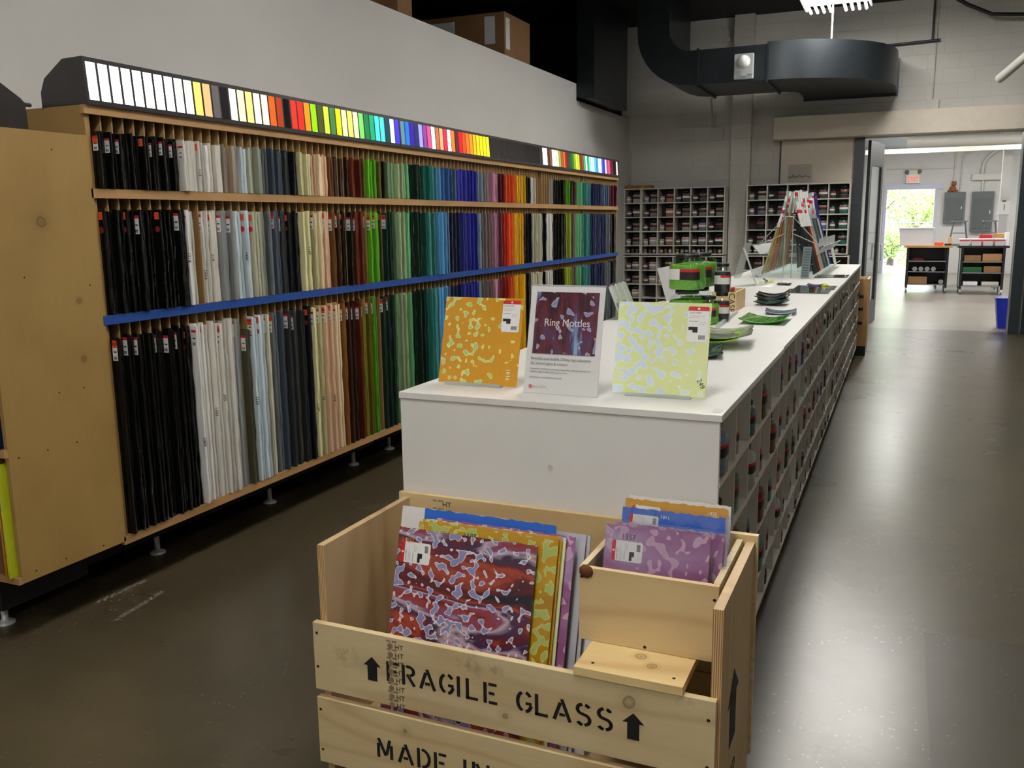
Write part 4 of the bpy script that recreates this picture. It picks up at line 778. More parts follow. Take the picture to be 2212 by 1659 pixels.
for k, (lb, x, y, w, h, m) in enumerate(bt):
    o = art_glass('glass_tile', lb, 'glass tile', (x, y, bz), w, h, .004, .27, m, g, .002, seed=k + 20)
    if k in (0, 3, 5):
        s_ = sticker(o, .1, .1, .055, .085, rot=PI / 2); s_.location = (.106, h - (.095 if k == 0 else .072), .0003)
        if k == 0: text('1357', .02, Matrix.Translation((.045, h - .035, .0004)), m_ink, o, 'pen_number')
        else: text('1011' if k == 3 else '1420', .014, Matrix.Translation((.11 if k == 3 else .24, h - .022, .0004)), m_paper, o, 'pen_number')
    if k in (0, 1, 2, 3):
        b = MB().prism([(-.004, -.002), (w + .012, -.002)] + [(w + .012 - (w + .016) * i / 24, h + .008 + .002 * math.sin(i * 2.1 + k)) for i in range(25)], 'z', .0016, .0019); b.obj('clear_sleeve', m_plastic, o)
# ---------------------------------------------------------------- things standing on the counter
ZT = 1.1065
m_green = frit('bright_green_frit', (112, 190, 40), .6); m_blackfrit = frit('black_frit', (24, 24, 26))
def big_jar(x, y, z, label, r=.082, h=.186, m=m_green, sq=.5, group='large jars of green frit on the counter', kind='large'):
    t = thing('glass_jar', label, 'jar', (x, y, z), math.radians(-12 if kind == 'large' else 0), group)
    MB().lathe([(r * .86, .003), (r * .965, h * .06), (r * .965, h * .66), (r * .9, h * .72)], n=28, sq=sq).obj('frit', m, t)
    MB().lathe([(r * .86, 0), (r, h * .06), (r, h * .70), (r * .92, h * .78), (r * .68, h * .88), (r * .68, h * .90)], n=28, sq=sq, cap=False).obj('glass_body', m_jar, t)
    MB().lathe([(r * .72, h * .89), (r * .76, h * .90), (r * .76, h * .985), (r * .72, h)], n=28).obj('lid', m_lid, t)
    kk = lambda a: (abs(math.cos(a)) ** (2 + sq * 6) + abs(math.sin(a)) ** (2 + sq * 6)) ** (-1 / (2 + sq * 6))
    def band(a0, a1, z0, z1, m_, nm, k=1.01):
        n = 12; aa = [math.radians(a0 + (a1 - a0) * i / n) for i in range(n + 1)]; p = [(r * k * kk(a) * math.cos(a), r * k * kk(a) * math.sin(a)) for a in aa]
        MB().add([(x, y, z) for z in (h * z0, h * z1) for x, y in p], [(i, i + 1, n + 2 + i, n + 1 + i) for i in range(n)], 0, True).obj(nm, m_, t)
    band(-150, -95, .30, .60, m_paper, 'label_text_panel'); band(-95, -20, .30, .52, m_bandk if kind == 'large' else m_paper, 'label_panel'); band(-95, -20, .52, .60, m_red, 'label_stripe')
    return t
big_jar(-1.038, 4.72, ZT, 'large green frit jar at the bottom of the front stack'); big_jar(-1.038, 4.72, ZT + .1865, 'large green frit jar with black label on top of the front stack')
big_jar(-1.030, 4.95, ZT, 'large green frit jar at the bottom of the rear stack'); big_jar(-1.022, 4.95, ZT + .1865, 'large green frit jar on top of the rear stack')
big_jar(-.935, 4.78, ZT, 'green frit jar with black label squeezed between the stacks and the black jars', r=.05, h=.15, sq=.3)
kw = dict(r=.043, h=.158, sq=.12, m=m_blackfrit, group='small jars of black frit on the counter', kind='small')
big_jar(-.890, 4.92, ZT, 'small black frit jar at the bottom beside the green jars', **kw); big_jar(-.890, 4.92, ZT + .1585, 'small black frit jar on top beside the green jars', **kw)
t = thing('wooden_box', 'small open wooden box lettered on its side, behind the jars', 'box', (-1.05, 5.47, ZT))
for a_ in ((0, 0, 0, .145, .008, .118), (0, .33, 0, .145, .338, .118), (0, .009, 0, .008, .329, .118), (.137, .009, 0, .145, .329, .118)): Bx(*a_).obj('side_board', m_pine3, t)
Bx(.0085, .009, 0, .1365, .329, .006).obj('bottom_board', m_pine3, t); Bx(.045, .02, .05, .05, .31, .112).obj('partition', m_pine, t); Bx(.06, .05, .01, .1, .2, .135).obj('red_packet', m_red, t)
text('CASE', .05, frame((.103, -.0006, .112), (0, 0, -1), (1, 0, 0)), m_ink, t)
t = thing('clear_rod_tray', 'clear glass bars laid beside the small jars', 'glass bars', (0, 0, 0)); bpy.data.objects.remove(t)
def bar(x0, y0, x1, y1, w, lb, m=m_acr_edge):
    d = Vector((x1 - x0, y1 - y0, 0)); L = d.length; o = MB().box(0, -w / 2, 0, L, w / 2, w).obj('glass_bar', m, bevel=.0015); o.location = (x0, y0, ZT); o.rotation_euler = (0, 0, math.atan2(d.y, d.x)); tag(o, lb, 'glass bar', 'clear glass bars on the counter')
bar(-.925, 4.60, -.93, 5.25, .016, 'clear glass bar nearest the black jars'); bar(-.853, 4.60, -.885, 5.38, .018, 'clear greenish glass bar nearest the green dish')
tag(MB().box(-.975, 5.2, ZT, -.945, 5.42, ZT + .008).obj('glass_bar', m_acr_edge), 'short clear glass strip beside the wooden box', 'glass bar', 'clear glass bars on the counter')
def dish(cx_, cy_, w, d, sag, th, mat, label, rz=0, z=0.0, edge=None, cat='glass dish', group=None, axis='both', tilt=0):
    n = 14; vs = []; f = []
    for s in (0, 1):
        for i in range(n + 1):
            for j in range(n + 1):
                u, v = i / n * 2 - 1, j / n * 2 - 1; k = sag * (u * u if axis == 'x' else (.8 * u ** 2 + .35 * v ** 2))
                if axis == 'x': k += sag * .4 * max(0, -v) ** 3 * .6
                vs.append((u * w / 2, v * d / 2, k + s * th))
    N_ = (n + 1) ** 2
    for i in range(n):
        for j in range(n):
            a_ = i * (n + 1) + j; f.append((a_, a_ + 1, a_ + n + 2, a_ + n + 1)); f.append((N_ + a_, N_ + a_ + n + 1, N_ + a_ + n + 2, N_ + a_ + 1))
    for i in range(n):
        for (p, q) in ((i, i + 1), (n * (n + 1) + i + 1, n * (n + 1) + i), ((i + 1) * (n + 1), i * (n + 1)), (i * (n + 1) + n, (i + 1) * (n + 1) + n)): f.append((p, N_ + p, N_ + q, q))
    o = MB().add(vs, f, 0, True).obj('glass_dish', mat); o.location = (cx_, cy_, ZT + z); o.rotation_euler = (tilt, 0, rz); tag(o, label, cat, group); return o
def artg(name, rgb, tr=.5, rough=.05):
    if name in _mc: return _mc[name]
    a = N(name); c = lin(rgb); a.base(a.ramp(a.noise(a.co((1, 6, 1)), 8, 3), [(.35, tuple(v * .7 for v in c)), (.65, tuple(min(1, v * 1.2) for v in c))])); a.rough(rough); a.b.inputs['Transmission Weight'].default_value = tr; a.b.inputs['IOR'].default_value = 1.3; _mc[name] = a.m; return a.m
dish(-.665, 5.0, .235, .36, .022, .006, artg('bright_green_glass', (70, 160, 30), .25), 'long bright green curved glass dish', axis='x', z=.001)
dish(-.640, 5.45, .175, .22, .016, .006, artg('iridescent_grey_glass', (140, 150, 166), .1), 'single dark iridescent curved dish beside the stack', axis='x', rz=.1, z=.001)
for k in range(7):
    dish(-.765 + (k % 3) * .004, 6.0, .185, .20, .02, .005, artg(('black_dish_glass', 'teal_dish_glass', 'dark_green_dish_glass')[k % 3], ((20, 24, 28), (40, 96, 104), (24, 52, 50))[k % 3], .05), 'dark curved glass dish, %s up in the stack of seven' % ORD[k + 1], rz=(k % 4) * .09 - .12, z=.001 + k * .0085, group='stack of dark curved dishes')
dish(-.725, 4.02, .27, .34, .030, .007, artg('pale_clear_glass', (214, 232, 196), .75), 'wide clear and lime curved plate behind the pale green tile', rz=.12, z=.032)
dish(-.735, 3.96, .20, .30, .026, .006, artg('lime_glass', (150, 214, 50), .3), 'lime green curved plate nested in the clear one', rz=.12, z=.022)
dish(-.755, 3.66, .20, .26, .022, .006, artg('dark_blue_clear_glass', (50, 64, 76), .3), 'dark slate curved plate in front of the lime plate', rz=.2, z=.001)
dish(-.90, 7.82, .11, .14, .008, .005, artg('black_dish_glass', (20, 24, 28), .05), 'small dark glass dish with white scraps near the rod display', z=.001)
tag(MB().lathe([(.02, 0), (.025, .012), (.01, .018)], -.905, 7.83, 10).obj('glass_scraps', m_paper), 'white glass scraps lying on the small dark dish', 'glass scraps'); bpy.data.objects['glass_scraps'].location.z = ZT + .012
dish(-.64, 7.72, .13, .12, .012, .006, artg('violet_glass', (90, 80, 140), .1), 'small violet and white glass dish beside the dark samples', z=.001)
tag(MB().lathe([(.022, 0), (.03, .012), (.012, .024)], -.565, 7.66, 12).obj('glass_flower', m_yel), 'small yellow glass piece next to the violet dish', 'glass piece'); bpy.data.objects['glass_flower'].location.z = ZT
m_dk = flat('dark_sample_glass', (74, 72, 70), .08, coat=.6, var=.5)
for (x0, y0, x1, y1, z, lb) in ((-.80, 6.96, -.485, 7.33, .001, 'dark flat glass sample nearest of the two overlapping ones'), (-.775, 7.345, -.47, 7.72, .001, 'grey flat glass sample behind the nearest dark one'), (-.75, 8.83, -.46, 9.25, .001, 'dark flat glass sample lying past the rod display front')):
    tag(Bx(x0, y0, ZT + z, x1, y1, ZT + z + .005).obj('flat_glass_sample', m_dk), lb, 'glass sample', 'flat dark glass samples on the counter')
for (x0, y0, x1, y1, m, lb) in ((-1.12, 7.95, -1.03, 8.12, m_yel, 'yellow marker pen lying by the leaning acrylic stand'), (-1.05, 7.9, -1.12, 8.2, m_steel, 'grey marker pen crossed over the yellow one')):
    tag(MB().tube([(x0, y0, ZT + .008 + (.016 if m is m_steel else 0)), (x1, y1, ZT + .008 + (.016 if m is m_steel else 0))], .007, 8).obj('marker_pen', m), lb, 'pen', 'marker pens on the counter')
tag(Bx(-1.10, 7.55, ZT, -.98, 7.72, ZT + .001).obj('paper_sheet', m_paper), 'white paper slip in front of the rod display', 'paper')
tag(Bx(-.482, 2.56, ZT, -.458, 2.61, ZT + .0006).obj('counter_sticker', m_whitedull), 'tiny pale sticker at the near right corner of the counter', 'sticker')
# brochure holder and grey card on the left edge
t = thing('brochure_holder', 'clear brochure holder full of cream leaflets on the left counter edge', 'brochure holder', M=frame((-1.425, 4.82, ZT), (-.07, 1, 0), (-.40, 0, 1)))
MB().box(0, 0, -.05, .46, .004, .0).box(0, 0, -.003, .46, .215, 0).box(0, 0, -.05, .004, .16, 0).box(.456, 0, -.05, .46, .16, 0).obj('acrylic_case', m_acr, t)
for k in range(9): Bx(.01 + k * .0495, .006, -.008, .055 + k * .0495, .20 + (k % 2) * .008, -.004).obj('leaflet', flat('cream_leaflet', (226, 220, 200), .6) if k % 3 else m_paper, t)
Bx(.03, .006, -.003, .26, .10, .002).obj('grey_card', flat('grey_card_stock', (120, 124, 112), .6), t)
t = thing('display_card', 'plain grey card leaning on the left counter edge behind the jars', 'card', M=frame((-1.470, 6.05, ZT), (.02, 1, 0), (-.32, 0, 1)))
Bx(0, 0, -.003, .33, .235, 0).obj('card', flat('light_grey_card', (176, 176, 176), .6), t); Bx(.1, 0, .003, .2, .002, .06).obj('foot', m_acr_edge, t)
t = thing('acrylic_stand', 'slanted clear acrylic stand left of the rod display', 'stand', M=frame((-1.10, 7.62, ZT), (-.12, 1, 0), (-.36, -.05, 1)))
Bx(0, 0, -.004, .26, .335, 0).obj('front_leaf', m_acr_edge, t); Bx(0, 0, 0, .26, .004, .07).obj('foot', m_acr_edge, t)
t = thing('acrylic_stand', 'crossed clear acrylic stand behind the slanted one', 'stand', M=frame((-1.45, 8.6, ZT), (.1, 1, 0), (.28, 0, 1)))
Bx(0, 0, -.004, .26, .34, 0).obj('front_leaf', m_acr_edge, t)
t = thing('acrylic_stand', 'clear acrylic stand at the far right of the rod display', 'stand', M=frame((-.715, 11.0, ZT), (.02, 1, 0), (-.24, 0, 1)))
Bx(0, 0, -.004, .3, .32, 0).obj('front_leaf', m_acr_edge, t)
# rod display: A-frame of acrylic with glass rods standing on both slopes
t = thing('rod_display', 'clear acrylic A-frame display for glass rods on the far counter', 'display rack', (-.985, 8.75, ZT))
for yy in (0, .55, 1.1, 1.65, 2.2):
    MB().prism([(-.27, 0), (.27, 0), (.03, .40), (.03, .56), (-.03, .56), (-.03, .40)], 'y', yy, yy + .006).obj('gable_panel', m_acr, t)
for sx_ in (-1, 1):
    MB().tube([(sx_ * .035, 0, 0), (sx_ * .035, 0, .565)], .006, 6).obj('front_upright', m_acr_edge, t)
    MB().tube([(sx_ * .035, 0, .565), (sx_ * .035, 2.2, .565)], .005, 6).obj('top_rail', m_acr_edge, t)
    MB().tube([(sx_ * .035, -.004, .41), (sx_ * .28, -.004, 0.30)], .004, 5).obj('side_brace', m_acr_edge, t)
    MB().tube([(sx_ * .035, -.004, .56), (sx_ * .28, -.004, 0.30)], .004, 5).obj('side_brace', m_acr_edge, t)
    MB().prism([(sx_ * .25, .22), (sx_ * .32, .30), (sx_ * .325, .295), (sx_ * .255, .215)], 'y', .0, 2.2).obj('upper_trough', m_acr_edge, t)
    MB().prism([(sx_ * .24, .0), (sx_ * .33, .07), (sx_ * .335, .065), (sx_ * .25, .0)], 'y', .0, 2.2).obj('lower_trough', m_acr_edge, t)
    for q in range(3): MB().tube([(sx_ * (.10 + q * .06), -.03, .31 - q * .09), (sx_ * (.10 + q * .06), .02, .31 - q * .09)], .004, 5).obj('peg', m_acr_edge, t)
t2 = thing('sample_card', 'grey ribbed sample card leaning at the front of the rod display', 'sample card', M=frame((-.86, 8.70, ZT), (.9, -.1, .0), (-.55, .35, 1)))
Bx(0, 0, -.003, .075, .30, 0).obj('card', flat('teal_grey_card', (112, 130, 130), .4), t2)
for k in range(11): Bx(.008, .02 + k * .025, 0, .067, .032 + k * .025, .003).obj('rib', flat('dark_rib', (70, 86, 88), .3), t2)
RC = [(150, 140, 90), (170, 160, 100), (190, 120, 60), (150, 80, 50), (30, 34, 32), (44, 52, 46), (110, 110, 108), (140, 90, 100), (120, 24, 30), (206, 160, 110), (150, 160, 170), (70, 80, 84), (96, 110, 100), (60, 64, 66), (200, 196, 186), (40, 60, 150)]
rr = random.Random(9)
rodm = {}
def rod_bundle(side, y, lvl, c, label, cap=None):
    """a sleeve of thin rods leaning on the frame, white printed top"""
    x0 = -.985 + side * (.235 - lvl * .05); x1 = -.985 + side * (.055 - lvl * .006); z1 = ZT + .56 + lvl * .055
    foot = Vector((x0, y, ZT + .03 + lvl * .02)); topv = Vector((x1 + side * .0, y, z1 + .10)); d = (topv - foot)
    t = thing('rod_bundle', label, 'glass rods', tuple(foot), group='sleeves of glass rods in the A-frame display')
    key = 'rod_%d_%d_%d' % c
    MB().tube([(0, 0, 0), tuple(d * .9)], .011, 6).obj('rods', flat(key, c, .25, coat=.3, var=.3), t)
    kk = rr.random(); tp = d * rr.uniform(.97, 1.0); MB().tube([tuple(d * (.70 if kk < .6 else .82)), tuple(tp)], .0135, 6).obj('sleeve_top', cap or (m_paper if kk < .6 else m_acr_edge), t)
    if rr.random() < .16: MB().tube([tuple(d * .90), tuple(d * .95)], .0142, 6).obj('red_band', m_red, t)
lv = ('lowest', 'second', 'third', 'top')
for side, nm in ((-1, 'left'), (1, 'right')):
    for lvl in range(4):
        for k in range(11):
            if side == -1 and k > 3: continue
            y = 8.82 + k * .2 + lvl * .01
            c = RC[(k + lvl * 3 + (5 if side > 0 else 0)) % len(RC)]
            if side < 0: c = [(164, 150, 96), (150, 138, 84), (176, 92, 48), (120, 124, 100)][(lvl + k) % 4]
            if side > 0 and k < 3: c = [(28, 34, 32), (44, 54, 48), (36, 40, 38)][(k + lvl) % 3]
            rod_bundle(side, y, lvl, c, 'rod sleeve on the %s slope, %s tier, %s from the front' % (nm, lv[lvl], ORD[k + 1]), flat('indigo_cap', (48, 44, 120), .4) if (k > 8 and side > 0) else None)
for k in range(12): tag(Bx(-.985 + .262, 8.85 + k * .17, ZT + .285, -.985 + .268, 8.85 + k * .17 + .14, ZT + .36).obj('price_card', flat('silver_card', (170, 172, 174), .25)), 'grey price card clipped along the right trough, %s from the front' % ORD[k + 1], 'price card', 'price cards on the rod display')
# ---------------------------------------------------------------- back room
BY = 29.5; BC = 3.9
struct(Bx(-1.8, 14.6, 0, -1.6, BY, BC).obj('wall_left', m_back)); struct(Bx(4.4, 14.6, 0, 4.6, BY, BC).obj('wall_right', m_back)); struct(Bx(-1.8, 14.6, BC, 4.6, BY + .2, BC + .2).obj('ceiling', m_back))
m_backblock = m_block
struct(Bx(-1.8, BY, 0, -.54, BY + .2, BC).obj('wall_far', m_back)); struct(Bx(.76, BY, 0, 4.6, BY + .2, BC).obj('wall_far', m_back)); struct(Bx(-.54, BY, 2.45, .76, BY + .2, BC).obj('wall_far', m_back))
struct(MB().box(-.62, BY - .03, 0, -.54, BY, 2.45).box(.76, BY - .03, 0, .84, BY, 2.45).box(-.62, BY - .05, 2.45, .98, BY, 2.60).obj('trim_7', flat('lavender_frame', (190, 192, 214), .5)))
for i, (x, y) in enumerate(((-.1, 17.5), (2.6, 17.5), (-.1, 21.5), (2.6, 21.5), (.6, 26), (2.9, 26.0))):
    t = thing('strip_light', 'fluorescent strip on the back room ceiling, %s from the shop' % ORD[i + 1], 'ceiling light', (x, y, BC - .09), group='back room strip lights')
    Bx(-.1, -.6, .02, .1, .6, .088).obj('housing', m_whitedull, t)
    for s_ in (-.05, .05): MB().tube([(s_, -.58, 0), (s_, .58, 0)], .016, 8).obj('tube', g_tube, t)
    l = area('lamp', (0, 0, -.03), .3, 1.1, BACK_LIGHT, (1, .99, .96)); l.parent = t
tag(MB().tube([(-.16, 24, 3.42), (4.3, 24, 3.36)], .12, 16).obj('ceiling_duct', m_tube), 'white round duct crossing the back room under the ceiling', 'duct')
tag(Bx(-1.5, 19.2, 3.0, -.05, 19.6, 3.3).obj('ceiling_duct', m_steel), 'grey duct box at the upper left of the back room', 'duct')
tag(Bx(-1.5, 22.5, 3.06, 4.3, 22.7, 3.16).obj('roof_beam', m_tube), 'white beam crossing the back room below the duct', 'beam')
struct(Bx(2.08, 24.9, 0, 2.27, 25.1, BC).obj('trim_8', m_back))
t = thing('clipboard', 'white paper on a clip on the square column in the back room', 'clipboard', (2.04, 24.88, 1.68)); Bx(0, 0, 0, .26, .018, .32).obj('board', m_paper, t); Bx(.09, -.01, .30, .17, 0, .34).obj('clip', m_steel, t); Bx(.13, -.004, .1, .15, -.0005, .24).obj('drawing', m_graytext, t)
t = thing('exit_sign', 'red lettered exit sign with two lamp heads over the outside door', 'exit sign', (.14, BY - .1, 2.62))
Bx(-.18, 0, 0, .18, .095, .25).obj('housing', flat('exit_housing', (226, 216, 204), .4), t); text('EXIT', .19, frame((0, -.001, .055), (1, 0, 0), (0, 0, 1)), glow('exit_red', (235, 60, 50), 1.2), t, align='CENTER', squeeze=.72)
Bx(-.12, .01, .25, .12, .095, .37).obj('battery_case', m_whitedull, t)
for sx_ in (-1, 1): MB().lathe([(.05, 0), (.055, .05), (.03, .08)], 0, 0, 12, M=Matrix.Translation((sx_ * .17, .05, .34)) @ Matrix.Rotation(PI / 2, 4, 'X')).obj('lamp_head', m_steel, t)
for (x0, x1, z0, z1, lb) in ((1.02, 1.56, 1.46, 2.34, 'grey electrical panel nearer the outside door'), (1.74, 2.30, 1.20, 2.34, 'taller grey electrical panel by the column')):
    t = thing('electrical_panel', lb, 'electrical panel', (x0, BY - .145, z0)); w, h = x1 - x0, z1 - z0
    Bx(0, 0, 0, w, .13, h).obj('cabinet', m_steel, t, bevel=.008); Bx(.05, -.012, .08, w - .05, 0, h - .18).obj('panel_door', flat('panel_door_grey', (82, 88, 88), .45), t, bevel=.004); Bx(w - .1, -.02, h * .45, w - .07, -.0125, h * .53).obj('latch', m_chrome, t)
t = thing('plush_toy', 'small brown plush animal sitting on the first electrical panel', 'plush toy', (1.22, BY - .08, 2.342)); m_fur = flat('brown_plush', (150, 92, 50), .9, var=.3)
bd = MB()
for (x, z, r) in ((0, .09, .09), (.02, .24, .065)): bd.lathe([(r * math.sin(PI * k / 8) + .001, z - r * math.cos(PI * k / 8)) for k in range(9)], x, 0, 12)
bd.obj('body', m_fur, t)
for s_ in (-1, 1): MB().lathe([(.02 * math.sin(PI * k / 6) + .001, .30 - .02 * math.cos(PI * k / 6)) for k in range(7)], .02 + s_ * .045, 0, 8).obj('ear', m_fur, t); MB().tube([(s_ * .06, -.03, .03), (s_ * .13, -.07, .03)], .03, 8).obj('leg', m_fur, t)
tag(MB().tube([(1.24, BY - .03, 2.345), (1.24, BY - .03, 3.9)], .022).tube([(1.42, BY - .03, 2.345), (1.42, BY - .03, 3.2), (1.5, BY - .03, 3.42), (1.8, BY - .03, 3.5)], .02).obj('conduit', m_tube), 'pair of white conduits rising from the first panel', 'conduit')
tag(MB().tube([(1.99, BY - .04, 2.345), (1.99, BY - .04, 2.66)], .035).box(1.7, BY - .1, 2.665, 2.46, BY - .02, 2.84).tube([(1.95, BY - .06, 2.84), (1.97, BY - .06, 3.15), (2.1, BY - .06, 3.35), (2.6, BY - .06, 3.7)], .045).obj('conduit_trough', m_tube), 'white conduit trough and thick curved pipe above the taller panel', 'conduit')
tag(MB().tube([(-.6, BY - .02, 3.05), (1.2, BY - .02, 3.02)], .012).obj('wall_pipe', m_tube), 'thin pipe along the back wall above the exit sign', 'pipe')
# rolling carts
m_wood2 = wood('cart_top_wood', (196, 150, 96), (150, 106, 60), 'x'); m_can = flat('tin_can', (150, 152, 156), .35, .6)
def cart(x0, y0, w, d, label, top):
    t = thing('rolling_cart', label, 'cart', (x0, y0, 0), group='black rolling carts in the back room')
    Bx(-.06, -.05, .985, w + .06, d + .05, 1.03).obj('tabletop', top, t)
    for (x, y) in ((0, 0), (w - .05, 0), (0, d - .05), (w - .05, d - .05)): Bx(x, y, .12, x + .05, y + .05, .984).obj('post', m_dark, t)
    for z in (.17, .45, .68): Bx(.051, .02, z, w - .051, d - .02, z + .02).obj('shelf', m_dark, t); Bx(.051, .0, z, w - .051, .018, z + .02).obj('shelf_edge', m_can, t)
    for x in (.01, w - .02): Bx(x, .051, .14, x + .008, d - .051, .98).obj('side_panel', m_dark, t)
    Bx(.051, d - .012, .14, w - .051, d, .98).obj('back_panel', m_dark, t)
    for (x, y) in ((.03, .03), (w - .03, .03), (.03, d - .03), (w - .03, d - .03)):
        MB().lathe([(.055, -.018), (.055, .018)], 0, 0, 14, M=Matrix.Translation((x, y, .056)) @ Matrix.Rotation(PI / 2, 4, 'Y')).box(x - .025, y - .02, .09, x + .025, y + .02, .119).obj('caster', m_can, t)
    return t
cart(.08, 21.7, .84, .75, 'black rolling cart with a wooden top, left in the back room', m_wood2); cart(1.14, 21.45, .84, .75, 'black rolling cart with a black top, right in the back room', m_dark)
def bitem(name, x0, y0, z0, x1, y1, z1, m, lb, cat, g=None, bv=.004): return tag(Bx(x0, y0, z0, x1, y1, z1).obj(name, m, bevel=bv), lb, cat, g)
t = thing('plastic_tote', 'large translucent white tote bin on the left cart', 'bin', (-.1, 21.75, 1.031)); m_tote = flat('milky_plastic', (206, 204, 206), .4)
MB().prism([(.03, 0), (.66, 0), (.69, .36), (0, .36)], 'y', .0, .55).obj('tub', m_tote, t); Bx(-.025, -.02, .361, .715, .57, .385).obj('lid', m_tote, t)
for k in range(4): tag(MB().lathe([(.05, 0), (.05, .3)], 0, 0, 14, M=Matrix.Translation((.08 + .18 + k * .125, 21.72, .4701 + .051)) @ Matrix.Rotation(-PI / 2, 4, 'X')).obj('tin_can', m_can), 'round tin lying on the middle shelf of the left cart, %s from the left' % ORD[k + 1], 'tin', 'tins on the left cart')
bitem('cardboard_box', .14, 21.74, .191, .52, 22.1, .35, m_card, 'brown carton on the bottom shelf of the left cart', 'box'); tag(MB().lathe([(.05, 0), (.05, .3)], 0, 0, 14, M=Matrix.Translation((.80, 21.72, .242)) @ Matrix.Rotation(-PI / 2, 4, 'X')).obj('tin_can', m_can), 'single tin on the bottom shelf of the left cart', 'tin')
tag(MB().lathe([(.14, 0), (.15, .03), (.06, .055)], .3, 21.95, 12).obj('red_cloth', flat('dark_red_cloth', (110, 20, 30), .8)), 'dark red cloth on the upper shelf of the left cart', 'cloth'); bpy.data.objects['red_cloth'].location.z = .7005
bitem('cardboard_box', 1.21, 21.5, .7005, 1.53, 21.85, .83, m_card, 'left brown carton on the top shelf of the right cart', 'box'); bitem('cardboard_box', 1.56, 21.5, .7005, 1.92, 21.85, .86, flat('tan_cardboard', (176, 134, 92), .8), 'right tan carton on the top shelf of the right cart', 'box')
bitem('green_box', 1.2, 21.5, .4705, 1.56, 21.85, .58, flat('green_plastic', (20, 96, 50), .5), 'green plastic box on the middle shelf of the right cart', 'box'); bitem('cardboard_box', 1.60, 21.5, .4705, 1.92, 21.85, .60, m_card, 'brown carton on the middle shelf of the right cart', 'box')
bitem('paper_bag', 1.22, 21.5, .1905, 1.5, 21.85, .27, m_paper, 'white bag on the bottom shelf of the right cart', 'bag'); bitem('paper_bag', 1.58, 21.5, .1905, 1.9, 21.85, .27, m_whitedull, 'second white bag on the bottom shelf of the right cart', 'bag')
def tub(x, y, z, lb):
    t = thing('plastic_tub', lb, 'tub', (x, y, z), group='white tubs with red bands on the carts'); MB().prism([(.015, 0), (.185, 0), (.2, .13), (0, .13)], 'y', 0, .18).obj('tub', m_tote, t); MB().box(-.005, -.005, .13, .205, .185, .15).obj('lid', m_paper, t); MB().box(.0, -.003, .10, .2, 0, .125).obj('red_band', m_red, t)
for k in range(4): tub(1.10 + k * .22, 21.5, 1.031, 'white lidded tub with a red band, %s from the left on the right cart' % ORD[k + 1])
bitem('paper_stack', 1.98 - .02, 21.55, 1.031, 2.03, 21.8, 1.3, m_paper, 'tall white container at the right end of the right cart', 'container')
bitem('red_tray', 1.5, 21.95, 1.031, 1.75, 22.15, 1.25, m_red, 'red box behind the tubs on the right cart', 'box'); bitem('wood_scrap', 1.78, 21.95, 1.031, 2.0, 22.1, 1.28, m_wood2, 'orange-brown wooden piece behind the tubs', 'wood piece')
bitem('orange_box', .62, 21.72, 1.031, .80, 21.9, 1.10, m_orange, 'orange and white box beside the tote on the left cart', 'box'); bitem('tool_case', .82, 21.72, 1.031, .96, 21.85, 1.07, m_dark, 'dark tool case at the right end of the left cart', 'case')
bitem('sponge', .9, 22.05, 1.031, 1.07 - .1, 22.2, 1.2, flat('tan_sponge', (196, 160, 110), .9), 'tan sponge heap between the two carts', 'sponge')
# bench with stools beyond
t = thing('work_bench', 'grey work bench behind the carts', 'bench', (.7, 23.0, 0)); Bx(0, 0, .98, 1.3, .7, 1.02).obj('tabletop', m_steel, t)
for (x, y) in ((.02, .02), (1.24, .02), (.02, .64), (1.24, .64)): Bx(x, y, 0, x + .04, y + .04, .979).obj('leg', m_steel, t)
for x, lb in ((1.0, 'left grey stool standing on the work bench'), (1.58, 'right grey stool standing on the work bench')):
    t = thing('stool', lb, 'stool', (x, 23.2, 1.0205), group='grey stools on the bench'); Bx(0, 0, .50, .32, .3, .53).obj('seat', m_steel, t)
    for sx_, sy in ((0, 0), (1, 0), (0, 1), (1, 1)): MB().tube([(.01 + sx_ * .30 + (-.04 if sx_ == 0 else .04), .02 + sy * .26, 0), (.04 + sx_ * .24, .03 + sy * .24, .50)], .012, 6).obj('leg', m_steel, t)
    MB().tube([(.02, .03, .25), (.30, .03, .25)], .01, 6).obj('stretcher', m_steel, t)
    if x > 1.1: t.location = (1.64, 23.2, 1.0205); t.scale = (.9, 1, 1)
t = thing('metal_shelf', 'black metal shelf unit at the right of the back room', 'shelf', (2.5, 23.5, 0))
for (x, y) in ((0, 0), (.9, 0), (0, .45), (.9, .45)): Bx(x, y, 0, x + .04, y + .04, 1.3).obj('post', m_dark, t)
for z in (.2, .62, 1.0, 1.26): Bx(.005, .005, z, .935, .485, z + .02).obj('shelf', m_dark, t)
# blue bin
t = thing('waste_bin', 'bright blue waste bin on the floor just inside the back room', 'bin', (1.345, 15.02, 0)); MB().prism([(.02, 0), (.28, 0), (.31, .43), (-.03, .43)], 'y', 0, .25).obj('bin_body', m_blue, t); MB().box(-.038, -.01, .431, .318, .26, .452).obj('rim', m_blue, t)
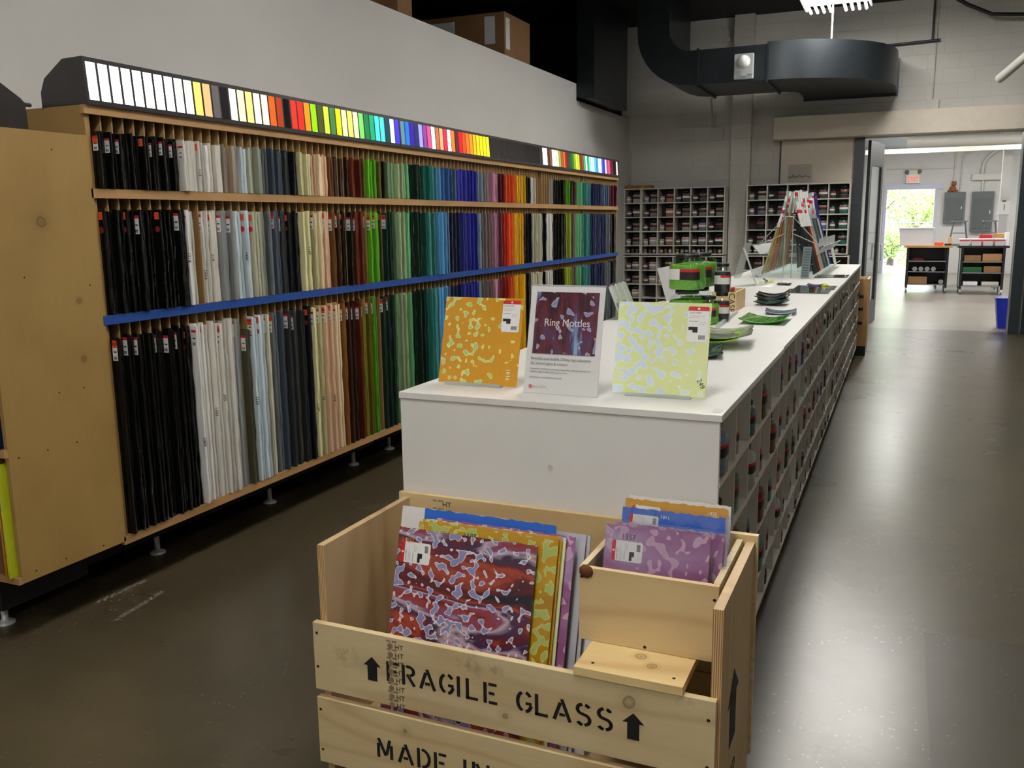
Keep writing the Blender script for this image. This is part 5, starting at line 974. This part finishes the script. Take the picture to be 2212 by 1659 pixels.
# ---------------------------------------------------------------- outdoors beyond the exit door
struct(Bx(-12, BY + .2, -.25, 14, 60, -.02).obj('ground', flat('pale_paving', (170, 168, 158), .8)))
t = thing('chain_link_fence', 'chain link fence outside the open exit door', 'fence', (0, 32, 0)); b = MB(); s_ = .09
for k in range(-45, 45):
    x = k * s_; b.add([(x, 0, .0), (x + .008, 0, .0), (x + 1.458, 0, 1.45), (x + 1.45, 0, 1.45)], [(0, 1, 2, 3)]); b.add([(x, .006, .0), (x + .008, .006, .0), (x - 1.442, .006, 1.45), (x - 1.45, .006, 1.45)], [(0, 1, 2, 3)])
b.obj('wire_mesh', m_can, t)
for x in (-4, -1.2, 1.6, 4.2): MB().tube([(x, 0, 0), (x, 0, 1.5)], .03, 8).obj('post', m_can, t)
MB().tube([(-5.4, 0, 1.46), (5.4, 0, 1.46)], .022, 8).obj('top_rail', m_can, t)
a = N('leaf_green'); a.base(a.ramp(a.noise(a.co(), 2.5, 3), [(.3, lin((70, 110, 40))), (.7, lin((150, 190, 80)))])); a.rough(.5); a.b.inputs['Subsurface Weight'].default_value = 0; m_leaf = a.m
m_bark = flat('bark', (90, 74, 58), .9, var=.4)
def tree(x, y, h, r, n, seed, label, z0=1.0):
    q = random.Random(seed); t = thing('tree', label, 'tree', (x, y, 0), group='trees outside the exit door'); tr = MB().tube([(0, 0, 0), (.05, 0, h * .4), (-.05, .05, h * .8)], [.12, .09, .04], 8)
    for k in range(6): a_ = q.random() * 6.28; tr.tube([(0, 0, h * .4), (r * .6 * math.cos(a_), r * .6 * math.sin(a_), h * q.uniform(.6, .9))], [.05, .015], 6)
    tr.obj('trunk', m_bark, t); b = MB(); cl = [(q.uniform(-r, r) * .7, q.uniform(-r, r) * .7, q.uniform(z0, h), q.uniform(.3, .6) * r) for _ in range(14)]
    for i in range(n):
        c = q.choice(cl); d = Vector((q.gauss(0, 1), q.gauss(0, 1), q.gauss(0, 1))).normalized() * c[3] * q.uniform(.5, 1); p = Vector(c[:3]) + d
        u = Vector((q.gauss(0, 1), q.gauss(0, 1), q.gauss(0, 1))).normalized(); w = u.orthogonal().normalized(); s = q.uniform(.05, .10); b.add([p, p + u * s + w * s * .4, p + u * s * 2, p + u * s - w * s * .4], [(0, 1, 2, 3)])
    b.obj('foliage', m_leaf, t)
tree(-1.0, 37, 4.0, 1.5, 2600, 1, 'leafy tree at the left outside the exit door', .6); tree(1.7, 38.5, 3.4, 1.6, 3000, 2, 'leafy tree at the right outside the exit door', .9); tree(.3, 42, 2.7, 2.0, 2200, 3, 'low bushy tree in the middle beyond the fence', .2); tree(-.4, 34.0, 1.1, .9, 1200, 4, 'low shrub behind the chain link fence', .1)
